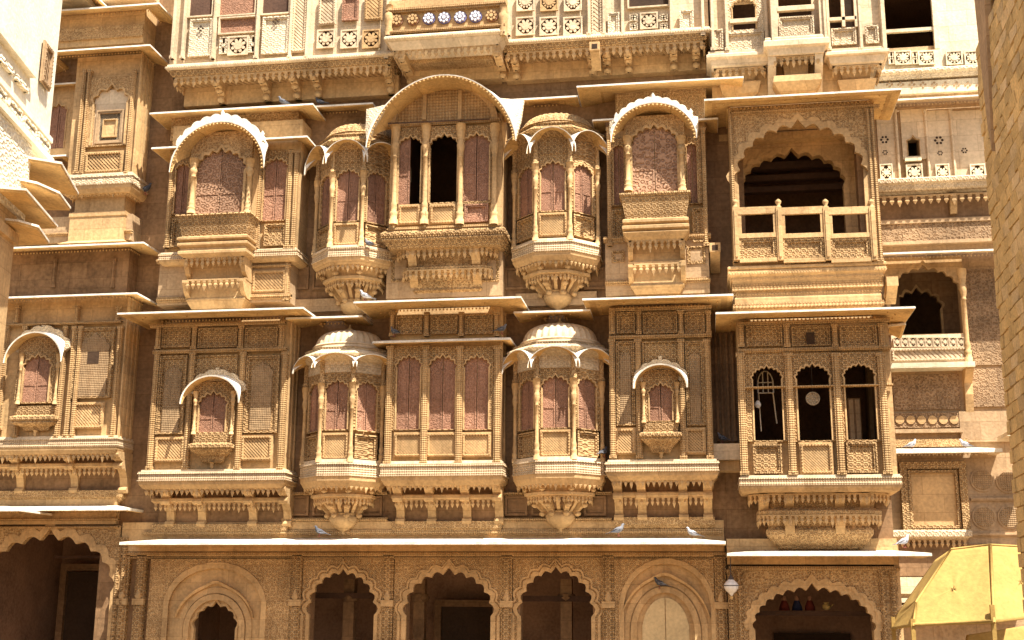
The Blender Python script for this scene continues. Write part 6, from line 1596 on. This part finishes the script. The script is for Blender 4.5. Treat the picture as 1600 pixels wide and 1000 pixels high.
mb = MB(); mb.tube((gx_, -0.6, gz_+0.25), (gx_, -0.6, gz_+0.6), 0.006); link('hanging_cord', mb, 'metal', gr)
bx0, bz0 = PT(1184, 633, 0.7)
bl = empty('glass_lantern', (bx0, -0.7, bz0-0.07), label='tiny bright lantern at the left edge of the left tower window', cat='lantern')
mb = MB(); mb.lathe((bx0, -0.7, bz0-0.06), [(0.02, 0), (0.06, 0.03), (0.07, 0.07), (0.05, 0.12), (0.02, 0.15)], 10); link('globe', mb, 'lamp_glass', bl)
mb = MB(); mb.tube((bx0, -0.7, bz0+0.09), (bx0, -0.7, bz0+0.65), 0.006); link('hanging_cord', mb, 'metal', bl)
cx2, cz2 = PT(1347, 660, 0.2); q = RC(1326, 622, 1362, 688, 0.3)
cup = empty('cupboard', ((q[0]+q[1])/2, -0.3, q[2]-0.4), label='pale cupboard standing inside the right window of the tower', cat='cupboard')
mb = MB(); mb.box(F0, q[0], q[1]-0.2, -0.1, 0.3, q[2]-0.4, q[3]); link('cabinet_body', mb, 'worn', cup)
for k in range(2): mb = MB(); u0 = q[0]+0.02+k*(q[1]-0.2-q[0])/2; mb.box(F0, u0, u0+(q[1]-0.2-q[0])/2-0.04, 0.3, 0.32, q[2]-0.38, q[3]-0.03); link('cabinet_door', mb, 'rose', cup)
# jars on the porch shelf
M['red'] = mat('red_cloth', (0.16, 0.03, 0.02), 0.2); M['navy'] = mat('navy_cloth', (0.03, 0.035, 0.08), 0.2); M['brass'] = mat('brass', (0.6, 0.42, 0.15), 0.1, rough=0.35)
for px, mm, lb, nm in ((1226, 'red', 'small red doll leftmost on the dark shelf inside the tower arch', 'doll'), (1246, 'navy', 'small dark blue doll between two red ones on the shelf inside the tower arch', 'doll'), (1266, 'red', 'small red doll right of the blue one on the shelf inside the tower arch', 'doll')):
    x, z_ = PT(px, 954, -1.3)
    e = empty(nm, (x, 1.35, z_), label=lb, cat='doll', group='dolls on the shelf inside the tower arch')
    mb = MB(); mb.lathe((x, 1.35, z_), [(0.11, 0), (0.10, 0.08), (0.06, 0.18), (0.05, 0.2)], 10); link('dress', mb, mm, e)
    mb = MB(); mb.lathe((x, 1.35, z_+0.19), [(0.02, 0), (0.05, 0.02), (0.055, 0.06), (0.03, 0.10)], 10); link('head', mb, 'shutter', e)
x, z_ = PT(1292, 953, -1.3); e = empty('brass_pot', (x, 1.35, z_), label='little brass pot at the right end of the shelf inside the tower arch', cat='pot')
mb = MB(); mb.lathe((x, 1.35, z_), [(0.04, 0), (0.09, 0.04), (0.09, 0.09), (0.04, 0.13), (0.06, 0.15)], 12); link('pot_body', mb, 'brass', e)
mb = MB(); mb.tube((x+0.08, 1.35, z_+0.05), (x+0.14, 1.35, z_+0.12), 0.012); link('spout', mb, 'brass', e)

# ================================================================= pigeons
M['pg_body'] = mat('pigeon_grey', (0.17, 0.17, 0.18), 0.2, bump=0.1); M['pg_head'] = mat('pigeon_slate', (0.075, 0.078, 0.09), 0.2, bump=0.1)
M['pg_pale'] = mat('pigeon_pale', (0.45, 0.44, 0.44), 0.1, bump=0.1); M['pg_foot'] = mat('pigeon_foot', (0.35, 0.10, 0.08), 0.1, bump=0.0)
def ring(c, t, ry, rz, n=10):
    """ring of radius ry/rz about c, facing along t (in the x-z plane)"""
    tx_, tz_ = t; nx, nz = -tz_, tx_
    return [(c[0]+nx*rz*sin(2*pi*i/n), c[1]+ry*cos(2*pi*i/n), c[2]+nz*rz*sin(2*pi*i/n)) for i in range(n)]
def pigeon_meshes(body, head):
    mb = MB()
    S = [((-0.17, 0, 0.075), (1, 0.25), 0.022, 0.006), ((-0.10, 0, 0.09), (1, 0.28), 0.035, 0.018), ((-0.05, 0, 0.11), (1, 0.3), 0.055, 0.045), ((0.0, 0, 0.125), (1, 0.35), 0.066, 0.060), ((0.05, 0, 0.145), (1, 0.6), 0.060, 0.058),
         ((0.083, 0, 0.175), (0.6, 1), 0.042, 0.042), ((0.097, 0, 0.205), (0.4, 1), 0.030, 0.029), ((0.105, 0, 0.228), (0.7, 0.8), 0.028, 0.029), ((0.122, 0, 0.243), (1, 0.3), 0.024, 0.024), ((0.138, 0, 0.243), (1, 0), 0.010, 0.010)]
    R_ = []
    for c, t, ry, rz in S:
        l = math.hypot(*t); R_.append(ring(c, (t[0]/l, t[1]/l), ry, rz))
    mb.strip(R_, True, True, True)
    hd = MB(); hd.strip([ring((0.136, 0, 0.243), (1, 0), 0.007, 0.007, 6), ring((0.163, 0, 0.236), (1, -.2), 0.002, 0.002, 6)], True, True, True)
    wg = []
    for s_ in (-1, 1):
        m_ = MB(); m_.add([(0.055, s_*0.062, 0.15), (0.05, s_*0.066, 0.11), (-0.03, s_*0.066, 0.085), (-0.16, s_*0.03, 0.085), (-0.05, s_*0.058, 0.145), (0.055, s_*0.05, 0.15), (0.05, s_*0.05, 0.11), (-0.03, s_*0.05, 0.085), (-0.16, s_*0.02, 0.085), (-0.05, s_*0.04, 0.145)],
                      [(0, 1, 2, 3, 4), (9, 8, 7, 6, 5), (0, 4, 9, 5), (4, 3, 8, 9), (3, 2, 7, 8), (2, 1, 6, 7), (1, 0, 5, 6)]); wg.append(m_)
    tl = MB(); tl.add([(-0.12, -0.025, 0.09), (-0.12, 0.025, 0.09), (-0.25, 0.035, 0.055), (-0.25, -0.035, 0.055), (-0.12, -0.025, 0.080), (-0.12, 0.025, 0.080), (-0.25, 0.035, 0.049), (-0.25, -0.035, 0.049)], [(0, 1, 2, 3), (7, 6, 5, 4), (0, 3, 7, 4), (1, 5, 6, 2), (2, 6, 7, 3), (0, 4, 5, 1)])
    lg = []
    for s_ in (-1, 1):
        m_ = MB(); m_.tube((0.01, s_*0.022, 0.09), (0.02, s_*0.022, 0.008), 0.005)
        for a_ in (-0.5, 0, 0.5, 3.1): m_.tube((0.02, s_*0.022, 0.006), (0.02+0.035*cos(a_), s_*0.022+0.035*sin(a_), 0.004), 0.0035, 4)
        lg.append(m_)
    return mb, hd, wg, tl, lg
def make_pigeon(body, head):
    mb, hd, wg, tl, lg = pigeon_meshes(body, head)
    o = link('pigeon', mb, body, None, at=(0, 0, 0))
    kids = [('beak', hd, 'pg_head'), ('wing', wg[0], head), ('wing', wg[1], head), ('tail', tl, head), ('leg', lg[0], 'pg_foot'), ('leg', lg[1], 'pg_foot')]
    for n_, m_, mm in kids: link(n_, m_, mm, o, at=(0, 0, 0))
    return o
protos = {}
PG = [ # px, py of the feet, depth, heading in degrees (0 looks right), scale, colouring, label
 (443, 166, 0.80, 200, 1, 'pg_body', 'grey pigeon under the left top gallery, the left one of the two on the eave'),
 (500, 166, 0.40, 170, 1, 'pg_head', 'dark pigeon crouching on the shaded eave left of the great bowed canopy'),
 (226, 304, 0.20, 0, 1.2, 'pg_head', 'dark pigeon clinging in the shaded corner between the wing and the upper hooded oriel'),
 (577, 388, 1.00, 160, 1, 'pg_body', 'blue-grey pigeon on the floor ledge of the shaded upper left turret'),
 (571, 470, 1.15, 200, 1, 'pg_pale', 'white-breasted pigeon at the left tip of the eave above the three-window bay'),
 (617, 526, 0.86, 150, 1, 'pg_body', 'grey pigeon on the low eave at its left end, over the three closed windows'),
 (783, 522, 0.80, 30, 1, 'pg_body', 'grey pigeon on the low eave at its right end, over the three closed windows'),
 (500, 839, 0.80, 180, 1, 'pg_head', 'dark pigeon walking on the long white eave below the lower left turret'),
 (965, 838, 0.75, 10, 1.1, 'pg_body', 'fluffed grey pigeon on the long eave between the turret and the panelled bay'),
 (1083, 842, 0.90, 180, 1, 'pg_pale', 'white pigeon with a dark head on the long eave near its right end'),
 (1032, 920, 0.12, 180, 1, 'pg_head', 'grey pigeon on the arch moulding over the pale closed door'),
 (1412, 856, 0.85, 30, 1.1, 'pg_pale', 'pale pigeon on the outer corner of the tower porch eave'),
 (1424, 703, -0.8, 20, 1, 'pg_pale', 'pale pigeon on the small rear ledge, the one nearer the tower'),
 (1510, 703, -0.8, 170, 1, 'pg_pale', 'pale pigeon on the small rear ledge, at the end nearer the brick wall'),
 (1130, 693, 0.30, 150, 1, 'pg_body', 'grey pigeon in the dark gap between the panelled bay and the tower'),
 (943, 714, 0.55, 60, 1, 'pg_head', 'dark pigeon squeezed between the lower right turret and the panelled bay'),
]
for px, py, dd, hd_, s_, colr, lb in PG:
    if colr not in protos:
        protos[colr] = make_pigeon(colr, {'pg_body': 'pg_head', 'pg_head': 'pg_body', 'pg_pale': 'pg_body'}[colr]); o = protos[colr]
    else:
        src = protos[colr]; o = src.copy(); sc.collection.objects.link(o)
        for ch in list(src.children):
            c = ch.copy(); sc.collection.objects.link(c); c.parent = o
    x, z_ = PT(px, py, dd); o.location = (x, -dd, z_); o.rotation_euler = (0, 0, radians(hd_)); o.scale = (s_*0.88,)*3
    o['label'] = lb; o['category'] = 'pigeon'; o['group'] = 'pigeons perched on the ledges'
